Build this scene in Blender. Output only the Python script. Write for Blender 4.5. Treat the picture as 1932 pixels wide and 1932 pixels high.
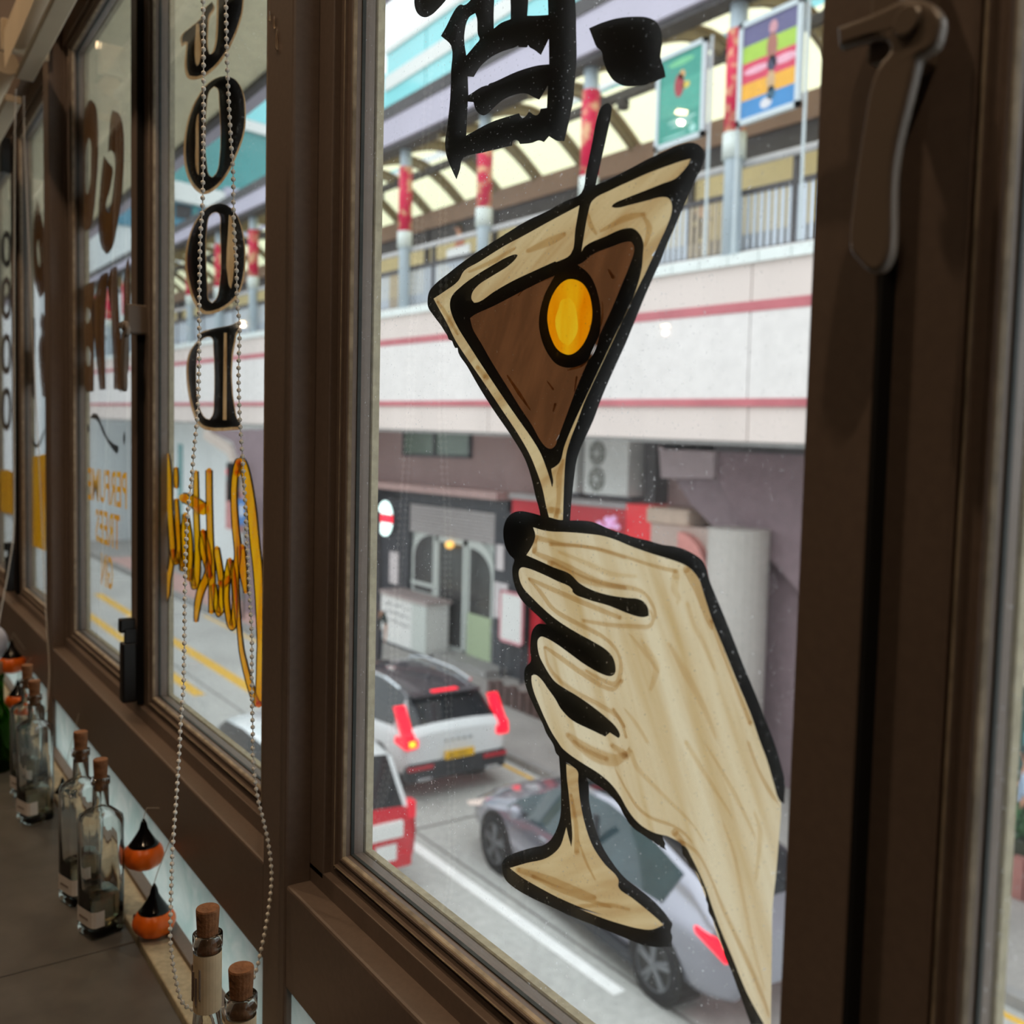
import bpy, bmesh, math, random
from mathutils import Vector, Matrix
from mathutils.geometry import tessellate_polygon, delaunay_2d_cdt
random.seed(7)
for o in list(bpy.data.objects): bpy.data.objects.remove(o)
SC = bpy.context.scene
COL = SC.collection
R = math.radians

# ------------------------------------------------------------------ camera
FPX, YAW, PIT, ROL = 1800.0, R(35.05), R(3.6), R(1.4)
CAM = Vector((0, -.43, 5.4))
FW = Vector((-math.cos(YAW)*math.cos(PIT), math.sin(YAW)*math.cos(PIT), -math.sin(PIT)))
_r = FW.cross(Vector((0, 0, 1))).normalized(); _u = _r.cross(FW)
RT = _r*math.cos(ROL) + _u*math.sin(ROL); UP = RT.cross(FW)
cam = bpy.data.cameras.new('camera'); cam.sensor_width = 36; cam.lens = FPX/1932*36
cam.clip_start = .02; cam.clip_end = 400
cam.dof.use_dof = True; cam.dof.focus_distance = .84; cam.dof.aperture_fstop = 6.6
co = bpy.data.objects.new('camera', cam); COL.objects.link(co)
co.matrix_world = Matrix(((RT.x, UP.x, -FW.x, CAM.x), (RT.y, UP.y, -FW.y, CAM.y), (RT.z, UP.z, -FW.z, CAM.z), (0, 0, 0, 1)))
SC.camera = co
SC.view_settings.view_transform = 'Standard'; SC.view_settings.look = 'None'
SC.view_settings.exposure = 0; SC.view_settings.gamma = 1; SC.view_settings.use_curve_mapping = False

# ------------------------------------------------------------------ overcast sky
W = bpy.data.worlds.new('overcast_sky'); SC.world = W; W.use_nodes = True
n = W.node_tree; n.nodes.clear()
tc = n.nodes.new('ShaderNodeTexCoord'); sx = n.nodes.new('ShaderNodeSeparateXYZ')
mr = n.nodes.new('ShaderNodeMapRange'); mr.inputs[1].default_value = 0; mr.inputs[2].default_value = 1
mr.inputs[3].default_value = 1.35; mr.inputs[4].default_value = 2.7
bg = n.nodes.new('ShaderNodeBackground'); bg.inputs[0].default_value = (.93, .97, 1, 1)
wo = n.nodes.new('ShaderNodeOutputWorld')
n.links.new(tc.outputs['Generated'], sx.inputs[0]); n.links.new(sx.outputs[2], mr.inputs[0])
n.links.new(mr.outputs[0], bg.inputs[1]); n.links.new(bg.outputs[0], wo.inputs[0])

def ray(x, y): return FW + RT*((x-966)/FPX) - UP*((y-966)/FPX)
def aY(x, y, v): d = ray(x, y); return CAM + d*((v-CAM.y)/d.y)      # photo pixel -> point on a vertical plane y = v
def aZ(x, y, v): d = ray(x, y); return CAM + d*((v-CAM.z)/d.z)      # photo pixel -> point on a level plane z = v
def aX(x, y, v): d = ray(x, y); return CAM + d*((v-CAM.x)/d.x)

# ------------------------------------------------------------------ materials
def lin(c):
    c = [v/255 for v in c]
    return tuple(v/12.92 if v <= .04045 else ((v+.055)/1.055)**2.4 for v in c) + (1,)
MATS = {}
def mat(name, rgb, rough=.6, metal=0, var=.12, scale=6, bump=0, emit=None, estr=0, alpha_noise=None, coat=0, stretch=(1, 1, 1), trans=0, ior=1.45, var2=0, scale2=40):
    if name in MATS: return MATS[name]
    m = bpy.data.materials.new(name); m.use_nodes = True; MATS[name] = m
    nt = m.node_tree; b = nt.nodes['Principled BSDF']
    c = lin(rgb); b.inputs['Roughness'].default_value = rough; b.inputs['Metallic'].default_value = metal
    b.inputs['Coat Weight'].default_value = coat; b.inputs['IOR'].default_value = ior
    b.inputs['Transmission Weight'].default_value = trans
    b.inputs['Base Color'].default_value = c
    if var or bump:
        t = nt.nodes.new('ShaderNodeTexCoord'); mp = nt.nodes.new('ShaderNodeMapping'); mp.inputs['Scale'].default_value = stretch
        nz = nt.nodes.new('ShaderNodeTexNoise'); nz.inputs['Scale'].default_value = scale; nz.inputs['Detail'].default_value = 5
        nt.links.new(t.outputs['Object'], mp.inputs[0]); nt.links.new(mp.outputs[0], nz.inputs['Vector'])
        r = nt.nodes.new('ShaderNodeMapRange'); r.inputs[1].default_value = .3; r.inputs[2].default_value = .7
        r.inputs[3].default_value = 1-var; r.inputs[4].default_value = 1+var
        nt.links.new(nz.outputs['Fac'], r.inputs[0]); fac = r.outputs[0]
        if var2:
            n2 = nt.nodes.new('ShaderNodeTexNoise'); n2.inputs['Scale'].default_value = scale2; n2.inputs['Detail'].default_value = 3
            nt.links.new(t.outputs['Object'], n2.inputs['Vector'])
            r2 = nt.nodes.new('ShaderNodeMapRange'); r2.inputs[1].default_value = .35; r2.inputs[2].default_value = .65
            r2.inputs[3].default_value = 1-var2; r2.inputs[4].default_value = 1+var2
            nt.links.new(n2.outputs['Fac'], r2.inputs[0])
            mu = nt.nodes.new('ShaderNodeMath'); mu.operation = 'MULTIPLY'
            nt.links.new(fac, mu.inputs[0]); nt.links.new(r2.outputs[0], mu.inputs[1]); fac = mu.outputs[0]
        vm = nt.nodes.new('ShaderNodeVectorMath'); vm.operation = 'SCALE'; vm.inputs[0].default_value = c[:3]
        nt.links.new(fac, vm.inputs['Scale']); nt.links.new(vm.outputs[0], b.inputs['Base Color'])
        if bump:
            bp = nt.nodes.new('ShaderNodeBump'); bp.inputs['Strength'].default_value = bump; bp.inputs['Distance'].default_value = .01
            nt.links.new(nz.outputs['Fac'], bp.inputs['Height']); nt.links.new(bp.outputs[0], b.inputs['Normal'])
    if emit:
        b.inputs['Emission Color'].default_value = lin(emit); b.inputs['Emission Strength'].default_value = estr
    return m

def newmat(name):
    m = bpy.data.materials.new(name); m.use_nodes = True; m.node_tree.nodes.clear(); MATS[name] = m
    return m, m.node_tree, m.node_tree.nodes.new('ShaderNodeOutputMaterial')

def glass_mat(name, tint, refl=.8, dust_veil=.0, f_ior=1.45):
    m, nt, out = newmat(name); N = nt.nodes.new; L = nt.links.new
    tr = N('ShaderNodeBsdfTransparent'); tr.inputs[0].default_value = tint+(1,)
    gl = N('ShaderNodeBsdfGlossy'); gl.inputs['Roughness'].default_value = .02; gl.inputs[0].default_value = (refl, refl, refl, 1)
    fr = N('ShaderNodeFresnel'); ge = N('ShaderNodeNewGeometry')          # a thin pane: same reflectance from both faces
    io = N('ShaderNodeMapRange'); io.inputs[3].default_value = f_ior; io.inputs[4].default_value = 1/f_ior
    L(ge.outputs['Backfacing'], io.inputs[0]); L(io.outputs[0], fr.inputs[0])
    mx = N('ShaderNodeMixShader'); L(fr.outputs[0], mx.inputs[0]); L(tr.outputs[0], mx.inputs[1]); L(gl.outputs[0], mx.inputs[2])
    last = mx.outputs[0]
    if dust_veil:
        t = N('ShaderNodeTexCoord'); nz = N('ShaderNodeTexNoise'); nz.inputs['Scale'].default_value = 420; nz.inputs['Detail'].default_value = 1
        big = N('ShaderNodeTexNoise'); big.inputs['Scale'].default_value = 7
        L(t.outputs['Object'], nz.inputs['Vector']); L(t.outputs['Object'], big.inputs['Vector'])
        r = N('ShaderNodeMapRange'); r.inputs[1].default_value = .70; r.inputs[2].default_value = .78; r.inputs[3].default_value = dust_veil*.25; r.inputs[4].default_value = .5
        L(nz.outputs['Fac'], r.inputs[0])
        r2 = N('ShaderNodeMapRange'); r2.inputs[1].default_value = .35; r2.inputs[2].default_value = .7; r2.inputs[3].default_value = .35; r2.inputs[4].default_value = 1.2
        L(big.outputs['Fac'], r2.inputs[0])
        mu = N('ShaderNodeMath'); mu.operation = 'MULTIPLY'; L(r.outputs[0], mu.inputs[0]); L(r2.outputs[0], mu.inputs[1])
        tl = N('ShaderNodeBsdfTranslucent'); tl.inputs[0].default_value = (.85, .87, .9, 1)
        m2 = N('ShaderNodeMixShader'); L(mu.outputs[0], m2.inputs[0]); L(last, m2.inputs[1]); L(tl.outputs[0], m2.inputs[2]); last = m2.outputs[0]
    L(last, out.inputs[0]); return m

def paint_mat(name, light, dark, ang=0, scale=60, stretch=9, tl=.85, lo=.35, hi=.72, fine=.18):
    """window paint: lets daylight through, with long brush strokes of thicker and thinner paint"""
    m, nt, out = newmat(name); N = nt.nodes.new; L = nt.links.new
    t = N('ShaderNodeTexCoord'); mp = N('ShaderNodeMapping'); mp.vector_type = 'TEXTURE'
    mp.inputs['Rotation'].default_value = (0, ang, 0); mp.inputs['Scale'].default_value = (1, 1, stretch)
    nz = N('ShaderNodeTexNoise'); nz.inputs['Scale'].default_value = scale; nz.inputs['Detail'].default_value = 2.5; nz.inputs['Distortion'].default_value = .35
    n2 = N('ShaderNodeTexNoise'); n2.inputs['Scale'].default_value = scale*4; n2.inputs['Detail'].default_value = 3
    L(t.outputs['Object'], mp.inputs[0]); L(mp.outputs[0], nz.inputs['Vector']); L(mp.outputs[0], n2.inputs['Vector'])
    ad = N('ShaderNodeMath'); ad.operation = 'MULTIPLY_ADD'; ad.inputs[1].default_value = fine; L(n2.outputs['Fac'], ad.inputs[0]); L(nz.outputs['Fac'], ad.inputs[2])
    r = N('ShaderNodeMapRange'); r.inputs[1].default_value = lo+fine*.5; r.inputs[2].default_value = hi+fine*.5; L(ad.outputs[0], r.inputs[0])
    mc = N('ShaderNodeMix'); mc.data_type = 'RGBA'; mc.inputs[6].default_value = lin(light); mc.inputs[7].default_value = lin(dark)
    L(r.outputs[0], mc.inputs[0])
    a = N('ShaderNodeBsdfTranslucent'); b = N('ShaderNodeBsdfDiffuse'); L(mc.outputs[2], a.inputs[0]); L(mc.outputs[2], b.inputs[0])
    mx = N('ShaderNodeMixShader'); mx.inputs[0].default_value = tl; L(b.outputs[0], mx.inputs[1]); L(a.outputs[0], mx.inputs[2]); L(mx.outputs[0], out.inputs[0])
    return m

def sheet_mat(name, rgb, tl=.7):
    m, nt, out = newmat(name); N = nt.nodes.new; L = nt.links.new
    a = N('ShaderNodeBsdfTranslucent'); b = N('ShaderNodeBsdfDiffuse'); a.inputs[0].default_value = lin(rgb); b.inputs[0].default_value = lin(rgb)
    mx = N('ShaderNodeMixShader'); mx.inputs[0].default_value = tl; L(b.outputs[0], mx.inputs[1]); L(a.outputs[0], mx.inputs[2]); L(mx.outputs[0], out.inputs[0])
    return m

FRAME = mat('taupe_frame_paint', (116, 101, 92), .42, var=.10, scale=5, bump=.03, var2=.05, scale2=160)
BEADM = mat('aged_beige_putty', (186, 176, 152), .7, var=.10, scale=30, bump=.2, var2=.1, scale2=120)
GASKET = mat('dark_rubber_gasket', (46, 50, 48), .6, var=.3, scale=60)
BLACKM = mat('black_metal', (20, 19, 19), .4, var=.1)
HANDLE = mat('taupe_handle_enamel', (118, 106, 96), .3, var=.06, scale=20)
GLASS = glass_mat('window_glass', (.96, .98, .975), .8, .09)  # dust specks plus a white veil standing in for glare on the pane
GLASS2 = glass_mat('clean_window_glass', (.95, .98, .98), .8, .02)
def film_mat():
    m, nt, out = newmat('frosted_film'); N = nt.nodes.new; L = nt.links.new
    t = N('ShaderNodeTexCoord'); nz = N('ShaderNodeTexNoise'); nz.inputs['Scale'].default_value = 16; nz.inputs['Detail'].default_value = 6; nz.inputs['Distortion'].default_value = 1.2
    cr = N('ShaderNodeValToRGB'); cr.color_ramp.elements[0].position = .35; cr.color_ramp.elements[0].color = lin((178, 204, 198)); cr.color_ramp.elements[1].position = .7; cr.color_ramp.elements[1].color = lin((214, 226, 220))
    L(t.outputs['Object'], nz.inputs['Vector']); L(nz.outputs['Fac'], cr.inputs[0])
    tl = N('ShaderNodeBsdfTranslucent'); L(cr.outputs[0], tl.inputs[0]); gl = N('ShaderNodeBsdfGlossy'); gl.inputs['Roughness'].default_value = .08
    mx = N('ShaderNodeMixShader'); mx.inputs[0].default_value = .06; L(tl.outputs[0], mx.inputs[1]); L(gl.outputs[0], mx.inputs[2]); L(mx.outputs[0], out.inputs[0]); return m
FILM = film_mat()
INK = mat('black_window_paint', (7, 7, 9), .6, var=.2, scale=40, ior=1.2)
CREAM = paint_mat('cream_hand_paint', (242, 226, 194), (214, 184, 134), R(-27), 46, 11)
CREAM2 = paint_mat('cream_glass_paint', (230, 206, 160), (190, 150, 96), R(62), 50, 8)
TAN = paint_mat('tan_stroke_paint', (226, 196, 150), (176, 130, 78), R(-30), 60, 6)
LIQ = paint_mat('brown_drink_paint', (116, 74, 46), (98, 62, 38), R(25), 60, 4, lo=.3, hi=.6)
LIQ2 = paint_mat('scratched_brown_paint', (205, 165, 105), (150, 104, 60), R(25), 200, 8)
OLIVE = paint_mat('orange_olive_paint', (255, 184, 20), (250, 140, 0), R(5), 40, 3)
OLIVE2 = paint_mat('bright_orange_paint', (255, 206, 40), (255, 178, 10), R(5), 60, 4)
YEL = paint_mat('orange_letter_paint', (255, 190, 10), (238, 142, 0), R(8), 40, 6)
BRN = paint_mat('brown_letter_paint', (104, 68, 36), (82, 52, 30), R(5), 30, 4)
GOLD = paint_mat('gold_edge_paint', (206, 168, 122), (168, 122, 76), R(5), 50, 3)

# ------------------------------------------------------------------ mesh helpers
def obj(name, bm, m, parent=None, loc=None, smooth=False):
    if isinstance(bm, bmesh.types.BMesh):
        me = bpy.data.meshes.new(name); bm.normal_update(); bm.to_mesh(me); bm.free()
    else: me = bm
    if m is not None and not len(me.materials): me.materials.append(m)
    if smooth:
        for p in me.polygons: p.use_smooth = True
    o = bpy.data.objects.new(name, me); COL.objects.link(o)
    if parent is not None:
        o.parent = parent
    if loc is not None: o.location = loc
    return o
def tag(o, label, cat, group=None, kind=None):
    o['label'] = label; o['category'] = cat
    if group: o['group'] = group
    if kind: o['kind'] = kind
    return o
def thing(name, label, cat, loc=(0, 0, 0), rz=0, group=None):
    o = bpy.data.objects.new(name, None); COL.objects.link(o); o.location = loc; o.rotation_euler = (0, 0, rz)
    o.empty_display_size = .1
    return tag(o, label, cat, group)
def struct(name, bm, m, label=None):
    o = obj(name, bm, m); o['kind'] = 'structure'
    if label: o['label'] = label
    return o
def sgroup(name, label):
    o = bpy.data.objects.new(name, None); COL.objects.link(o); o['kind'] = 'structure'; o['label'] = label; return o
def box(bm, x0, x1, y0, y1, z0, z1, bev=0):
    vs = [bm.verts.new(p) for p in ((x0, y0, z0), (x1, y0, z0), (x1, y1, z0), (x0, y1, z0), (x0, y0, z1), (x1, y0, z1), (x1, y1, z1), (x0, y1, z1))]
    fs = [bm.faces.new([vs[i] for i in f]) for f in ((0, 3, 2, 1), (4, 5, 6, 7), (0, 1, 5, 4), (1, 2, 6, 5), (2, 3, 7, 6), (3, 0, 4, 7))]
    if bev:
        es = list({e for f in fs for e in f.edges})
        bmesh.ops.bevel(bm, geom=es, offset=bev, segments=2, affect='EDGES', profile=.5)
    return bm
def B(*a, **k): return box(bmesh.new(), *a, **k)
def rings(bm, rs, close=True, cap0=True, cap1=True):
    """skin a list of vertex rings"""
    vr = [[bm.verts.new(p) for p in r] for r in rs]
    n = len(vr[0])
    for a, b in zip(vr, vr[1:]):
        for i in range(n if close else n-1):
            j = (i+1) % n
            bm.faces.new((a[i], a[j], b[j], b[i]))
    if cap0: bm.faces.new(vr[0][::-1])
    if cap1: bm.faces.new(vr[-1])
    return bm
def circ(cx, cy, z, r, n=16, sq=0):
    out = []
    for i in range(n):
        a = 2*math.pi*(i+.5)/n; c, s = math.cos(a), math.sin(a)
        if sq:
            k = (abs(c)**sq + abs(s)**sq)**(-1/sq); c, s = c*k, s*k
        out.append((cx+r*c, cy+r*s, z))
    return out
def lathe(bm, prof, n=20, cx=0, cy=0, z0=0, sq=0, cap0=True, cap1=True):
    rs = []
    for p in prof:
        r, z = p[0], p[1]; q = p[2] if len(p) > 2 else sq
        rs.append(circ(cx, cy, z0+z, max(r, 1e-4), n, q))
    return rings(bm, rs, True, cap0, cap1)
def tube(bm, pts, r, n=8, caps=True):
    pts = [Vector(p) for p in pts]; rr = r if isinstance(r, (list, tuple)) else [r]*len(pts)
    rs = []; prev = None
    for i, p in enumerate(pts):
        d = (pts[min(i+1, len(pts)-1)]-pts[max(i-1, 0)]).normalized()
        if prev is None: a = d.orthogonal().normalized()
        else:
            a = (prev - d*prev.dot(d)).normalized()
        prev = a; b = d.cross(a)
        rs.append([p + (a*math.cos(2*math.pi*k/n)+b*math.sin(2*math.pi*k/n))*rr[i] for k in range(n)])
    return rings(bm, rs, True, caps, caps)
def prism_y(bm, poly, y0, y1, bev=0):
    """extrude an (x, z) polygon along y"""
    a = [bm.verts.new((p[0], y0, p[1])) for p in poly]; b = [bm.verts.new((p[0], y1, p[1])) for p in poly]
    n = len(poly); fs = []
    for i in range(n): fs.append(bm.faces.new((a[i], a[(i+1) % n], b[(i+1) % n], b[i])))
    t = tessellate_polygon([[Vector((p[0], p[1], 0)) for p in poly]])
    for f in t:
        bm.faces.new([a[i] for i in f]); bm.faces.new([b[i] for i in f][::-1])
    bmesh.ops.recalc_face_normals(bm, faces=bm.faces)
    return bm
def quad(bm, *p):
    bm.faces.new([bm.verts.new(q) for q in p]); return bm
def copy_tree(o, parent=None):
    c = o.copy(); COL.objects.link(c); c.parent = parent
    for ch in o.children: copy_tree(ch, c)
    return c

# ------------------------------------------------------------------ flat paint on the window glass
def smooth_poly(pts, sub=4, corner=62):
    n = len(pts); P = [Vector(p[:2]) for p in pts]; T = []
    for i in range(n):
        a, b, c = P[i-1], P[i], P[(i+1) % n]
        u, v = b-a, c-b
        if u.length < 1e-6 or v.length < 1e-6 or u.angle(v, 0) > R(corner): T.append(None)
        else:
            T.append((u/u.length+v/v.length).normalized())
    out = []
    for i in range(n):
        p, q = P[i], P[(i+1) % n]; L = (q-p).length
        t0 = T[i]*L if T[i] is not None else (q-p); t1 = T[(i+1) % n]*L if T[(i+1) % n] is not None else (q-p)
        k = sub if L > 2 else 1
        for s in range(k):
            t = s/k; h1 = 2*t**3-3*t*t+1; h2 = t**3-2*t*t+t; h3 = -2*t**3+3*t*t; h4 = t**3-t*t
            out.append(p*h1+t0*h2+q*h3+t1*h4)
    return out
def grow(pts, d):
    n = len(pts); P = [Vector(p[:2]) for p in pts]
    ar = sum(P[i-1].x*P[i].y-P[i].x*P[i-1].y for i in range(n)); s = 1 if ar > 0 else -1
    out = []
    for i in range(n):
        a, b, c = P[i-1], P[i], P[(i+1) % n]
        t = (b-a); u = (c-b)
        if t.length < 1e-6: t = u
        if u.length < 1e-6: u = t
        w = t.normalized()+u.normalized()
        if w.length < .3: w = u.normalized()
        w.normalize(); out.append(b+Vector((w.y, -w.x))*d*s)
    return out
def C(ox, oy, s, *pts): return [(ox+x/s, oy+y/s) for x, y in pts]
def flat(name, loops, y, m, parent, smooth=True, sub=4):
    """filled shape with holes, outline given in photo pixels and laid out on the glass plane"""
    lp = [smooth_poly(l, sub) if smooth else [Vector(p) for p in l] for l in loops]
    w = [[aY(p.x, p.y, y) for p in l] for l in lp]
    return obj(name, fill(name, w, y), m, parent)
def fill(name, w, y):
    pts, ed = [], []
    for l in w:
        k = len(pts); pts += [Vector((q.x, q.z)) for q in l]; ed += [(k+i, k+(i+1) % len(l)) for i in range(len(l))]
    V, _, F = delaunay_2d_cdt(pts, ed, [], 0, 1e-7)[:3]
    keep = []
    for f in F:
        c = sum((V[i] for i in f), Vector((0, 0)))/len(f); ins = False
        for l in w:                                                   # even-odd test against every outline
            a = l[-1]
            for b in l:
                if (a.z > c.y) != (b.z > c.y) and c.x < (b.x-a.x)*(c.y-a.z)/(b.z-a.z)+a.x: ins = not ins
                a = b
        if ins: keep.append(tuple(f))
    me = bpy.data.meshes.new(name); me.from_pydata([(v.x, y, v.y) for v in V], [], keep); me.update()
    return me
def ribbon(pts, ws):
    """outline of a brush stroke from its centre line"""
    P = [Vector(p) for p in pts]; n = len(P)
    Q = []; WW = []
    for i in range(n-1):
        p0, p1, p2, p3 = P[max(i-1, 0)], P[i], P[i+1], P[min(i+2, n-1)]
        w0 = ws[i] if isinstance(ws, (list, tuple)) else ws; w1 = ws[i+1] if isinstance(ws, (list, tuple)) else ws
        for s in range(6):
            t = s/6
            Q.append(.5*((2*p1)+(p2-p0)*t+(2*p0-5*p1+4*p2-p3)*t*t+(3*p1-p0-3*p2+p3)*t**3)); WW.append(w0+(w1-w0)*t)
    Q.append(P[-1]); WW.append(ws[-1] if isinstance(ws, (list, tuple)) else ws)
    L_, R_ = [], []
    for i, q in enumerate(Q):
        d = (Q[min(i+1, len(Q)-1)]-Q[max(i-1, 0)])
        if d.length < 1e-6: continue
        d.normalize(); nn = Vector((-d.y, d.x)); L_.append(q+nn*WW[i]/2); R_.append(q-nn*WW[i]/2)
    return L_, R_
def stroke(name, pts, ws, y, m, parent):
    L_, R_ = ribbon(pts, ws); vs = []
    for a, b in zip(L_, R_): vs += [aY(a.x, a.y, y), aY(b.x, b.y, y)]
    fs = [(2*i, 2*i+1, 2*i+3, 2*i+2) for i in range(len(L_)-1)]
    # round ends
    for c, (a, b) in ((0, (L_[0], R_[0])), (-1, (L_[-1], R_[-1]))):
        mid = (a+b)/2; r = (a-b).length/2; k = len(vs)
        if r < .6: continue
        for i in range(12):
            q = mid+Vector((math.cos(i*math.pi/6), math.sin(i*math.pi/6)))*r; vs.append(aY(q.x, q.y, y+.00001))
        fs.append(tuple(range(k, k+12)))
    me = bpy.data.meshes.new(name); me.from_pydata([tuple(v) for v in vs], [], fs); me.update()
    return obj(name, me, m, parent)

WORNLITM = mat('rubbed_lit_edge_paint', (160, 146, 126), .5, var=.30, scale=9, var2=.25, scale2=70)  # pale ridge edges: rubbed paint plus caught light put into the colour
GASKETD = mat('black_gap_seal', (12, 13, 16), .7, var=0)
# ================================================================== ROOM SHELL
PITCH = 1.382
XJ0 = -.936
ZF, ZC = 3.9, 7.6
WALLP = mat('warm_plaster', (46, 35, 28), .85, var=.12, scale=3)
CEILP = mat('brown_ceiling', (70, 48, 34), .85, var=.1, scale=2)
FLOORM = mat('dark_floor', (44, 37, 32), .6, var=.2, scale=4)
struct('floor', B(-8, 2.5, -5, 0, ZF-.1, ZF), FLOORM)
struct('ceiling', B(-8, 2.5, -5, .15, ZC, ZC+.1), CEILP)
struct('wall_back', B(-8, 2.5, -5.1, -5, ZF, ZC), WALLP)
struct('wall_left', B(-8.1, -8, -5, .15, ZF, ZC), WALLP)
struct('wall_right', B(2.5, 2.6, -5, .15, ZF, ZC), WALLP)
bm = bmesh.new()
XL, XR = -.967-3*PITCH, .371
box(bm, -8, 2.5, -.04, .12, ZF, 4.69)                   # below the low panes
box(bm, -8, 2.5, -.055, .02, 6.29, ZC)                  # above the windows
box(bm, XR+.03, 2.5, -.055, .02, 4.69, 6.29)
box(bm, -8, XL+PITCH-.03, -.055, .02, 4.69, 6.29)
struct('wall_front', bm, FRAME)
tn = 0
for k in range(4):
    c = XR-k*PITCH if k == 0 else -.967-(k-1)*PITCH; tn += 1
    struct('trim_%d' % tn, B(c-.033, c+.033, -.0555, .012, ZF, 6.6, .003), FRAME, 'taupe painted post between the window bays')
for k in range(3):
    dx = -k*PITCH; tn += 1
    bm = bmesh.new()
    box(bm, XJ0+dx, (.338 if k == 0 else .382)+dx, -.054, .012, 4.825, 4.937, .003)    # rail with the narrow ledge on top
    box(bm, XJ0+dx, (.338 if k == 0 else .382)+dx, -.028, .012, 4.930, 4.9575, .001)   # bottom rail of the fixed frame
    box(bm, XJ0+dx, -.899+(0 if k == 0 else -.028)+dx, -.028, .012, 4.95, 6.29, .0015)    # jambs
    box(bm, .303+dx, (.338 if k == 0 else .382)+dx, -.028, .012, 4.95, 6.29, .0015)
    box(bm, XJ0+dx, (.338 if k == 0 else .382)+dx, -.028, .012, 6.252, 6.29, .0015)    # head
    struct('trim_%d' % tn, bm, FRAME, 'taupe window ledge and fixed frame')
    tn += 1
    struct('trim_%d' % tn, B(XJ0+dx, (.338 if k == 0 else .382)+dx, -.102, -.064, 4.685, 4.706, .002), BEADM, 'cream sill strip under the low pane')

def ring_mesh(x0, x1, z0, z1, prof, closed=True, rs_=0):
    bm = bmesh.new(); rs = []
    for i, y in prof:
        rs.append([bm.verts.new(p) for p in ((x0+i, y, z0+i), (x1-max(i-rs_, 0), y, z0+i), (x1-max(i-rs_, 0), y, z1-i), (x0+i, y, z1-i))])
    seq = list(zip(rs, rs[1:])) + ([(rs[-1], rs[0])] if closed else [])
    for a, b in seq:
        for j in range(4):
            bm.faces.new((a[j], a[(j+1) % 4], b[(j+1) % 4], b[j]))
    bmesh.ops.recalc_face_normals(bm, faces=bm.faces)
    return bm
SASH = [(0, .004), (0, -.02), (.0335, -.02), (.0340, -.0212), (.0352, -.0212), (.0356, -.0196), (.0382, -.0196), (.0388, -.0226), (.0402, -.0226), (.0408, -.0196), (.0455, -.0190), (.0470, -.0200), (.0490, -.0200), (.0505, -.0180), (.0518, -.0150), (.0520, -.0100), (.0520, .004)]
BEAD = [(.0, .0055), (.0520, .0055), (.0534, .0065), (.0534, .0140), (.0, .0140)]
WORNLIT = [(.0386, -.0224), (.0390, -.0229), (.0399, -.0229), (.0403, -.0224)]
WORNLIT2 = [(.0500, -.0190), (.0509, -.0181), (.0520, -.0152), (.0512, -.0150)]
GASK = [(.0515, -.0105), (.0532, -.0102), (.0532, -.0066), (.0515, -.0066)]

def handle_parts(parent, dx):
    cx = lambda pts: C(1480, 0, 3.7146, *pts)
    out = cx([(360, 185), (540, 118), (700, 48), (780, 8), (860, -12), (960, -5), (1040, 35), (1088, 110), (1082, 220), (1045, 325), (985, 372), (925, 412), (912, 470), (872, 640), (832, 800), (785, 1000), (755, 1200), (746, 1400), (745, 1560), (742, 1680), (728, 1790), (690, 1872), (632, 1912), (560, 1892), (500, 1825), (458, 1775), (446, 1650), (470, 1400), (500, 1150), (540, 900), (582, 650), (632, 490), (680, 412), (728, 355), (722, 312), (690, 282), (630, 266), (540, 286), (372, 338)])
    sp = smooth_poly(out, 2)
    w = [aY(p.x, p.y, -.058) for p in sp]
    bm = prism_y(bmesh.new(), [(p.x+dx, p.z) for p in w], -.058, -.0505)
    es = [e for e in bm.edges if len(e.link_faces) == 2 and abs(e.verts[0].co.y-e.verts[1].co.y) < 1e-6 and e.calc_face_angle(0) > .5 and e.verts[0].co.y < -.05]
    bmesh.ops.bevel(bm, geom=es, offset=.0025, segments=3, affect='EDGES', profile=.5)
    h = obj('window_handle', bm, HANDLE, parent, smooth=False); h['label'] = 'taupe lever handle hanging down from its pivot'
    c = aY(1480+868/3.7146, 150/3.7146, -.058)
    bm = bmesh.new(); rs = []
    for r, y in ((.0065, -.0575), (.0065, -.0592), (.0055, -.0602)):
        rs.append([(c.x+dx+r*math.cos(i*math.pi/10), y, c.z+r*math.sin(i*math.pi/10)) for i in range(20)])
    obj('pivot_pin', rings(bm, rs), HANDLE, h)
    b0 = aY(1480+930/3.7146, 300/3.7146, -.03)
    obj('handle_base', B(b0.x+dx-.012, b0.x+dx+.004, -.0505, -.017, b0.z-.012, b0.z+.036, .003), HANDLE, h)
    return h

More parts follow.
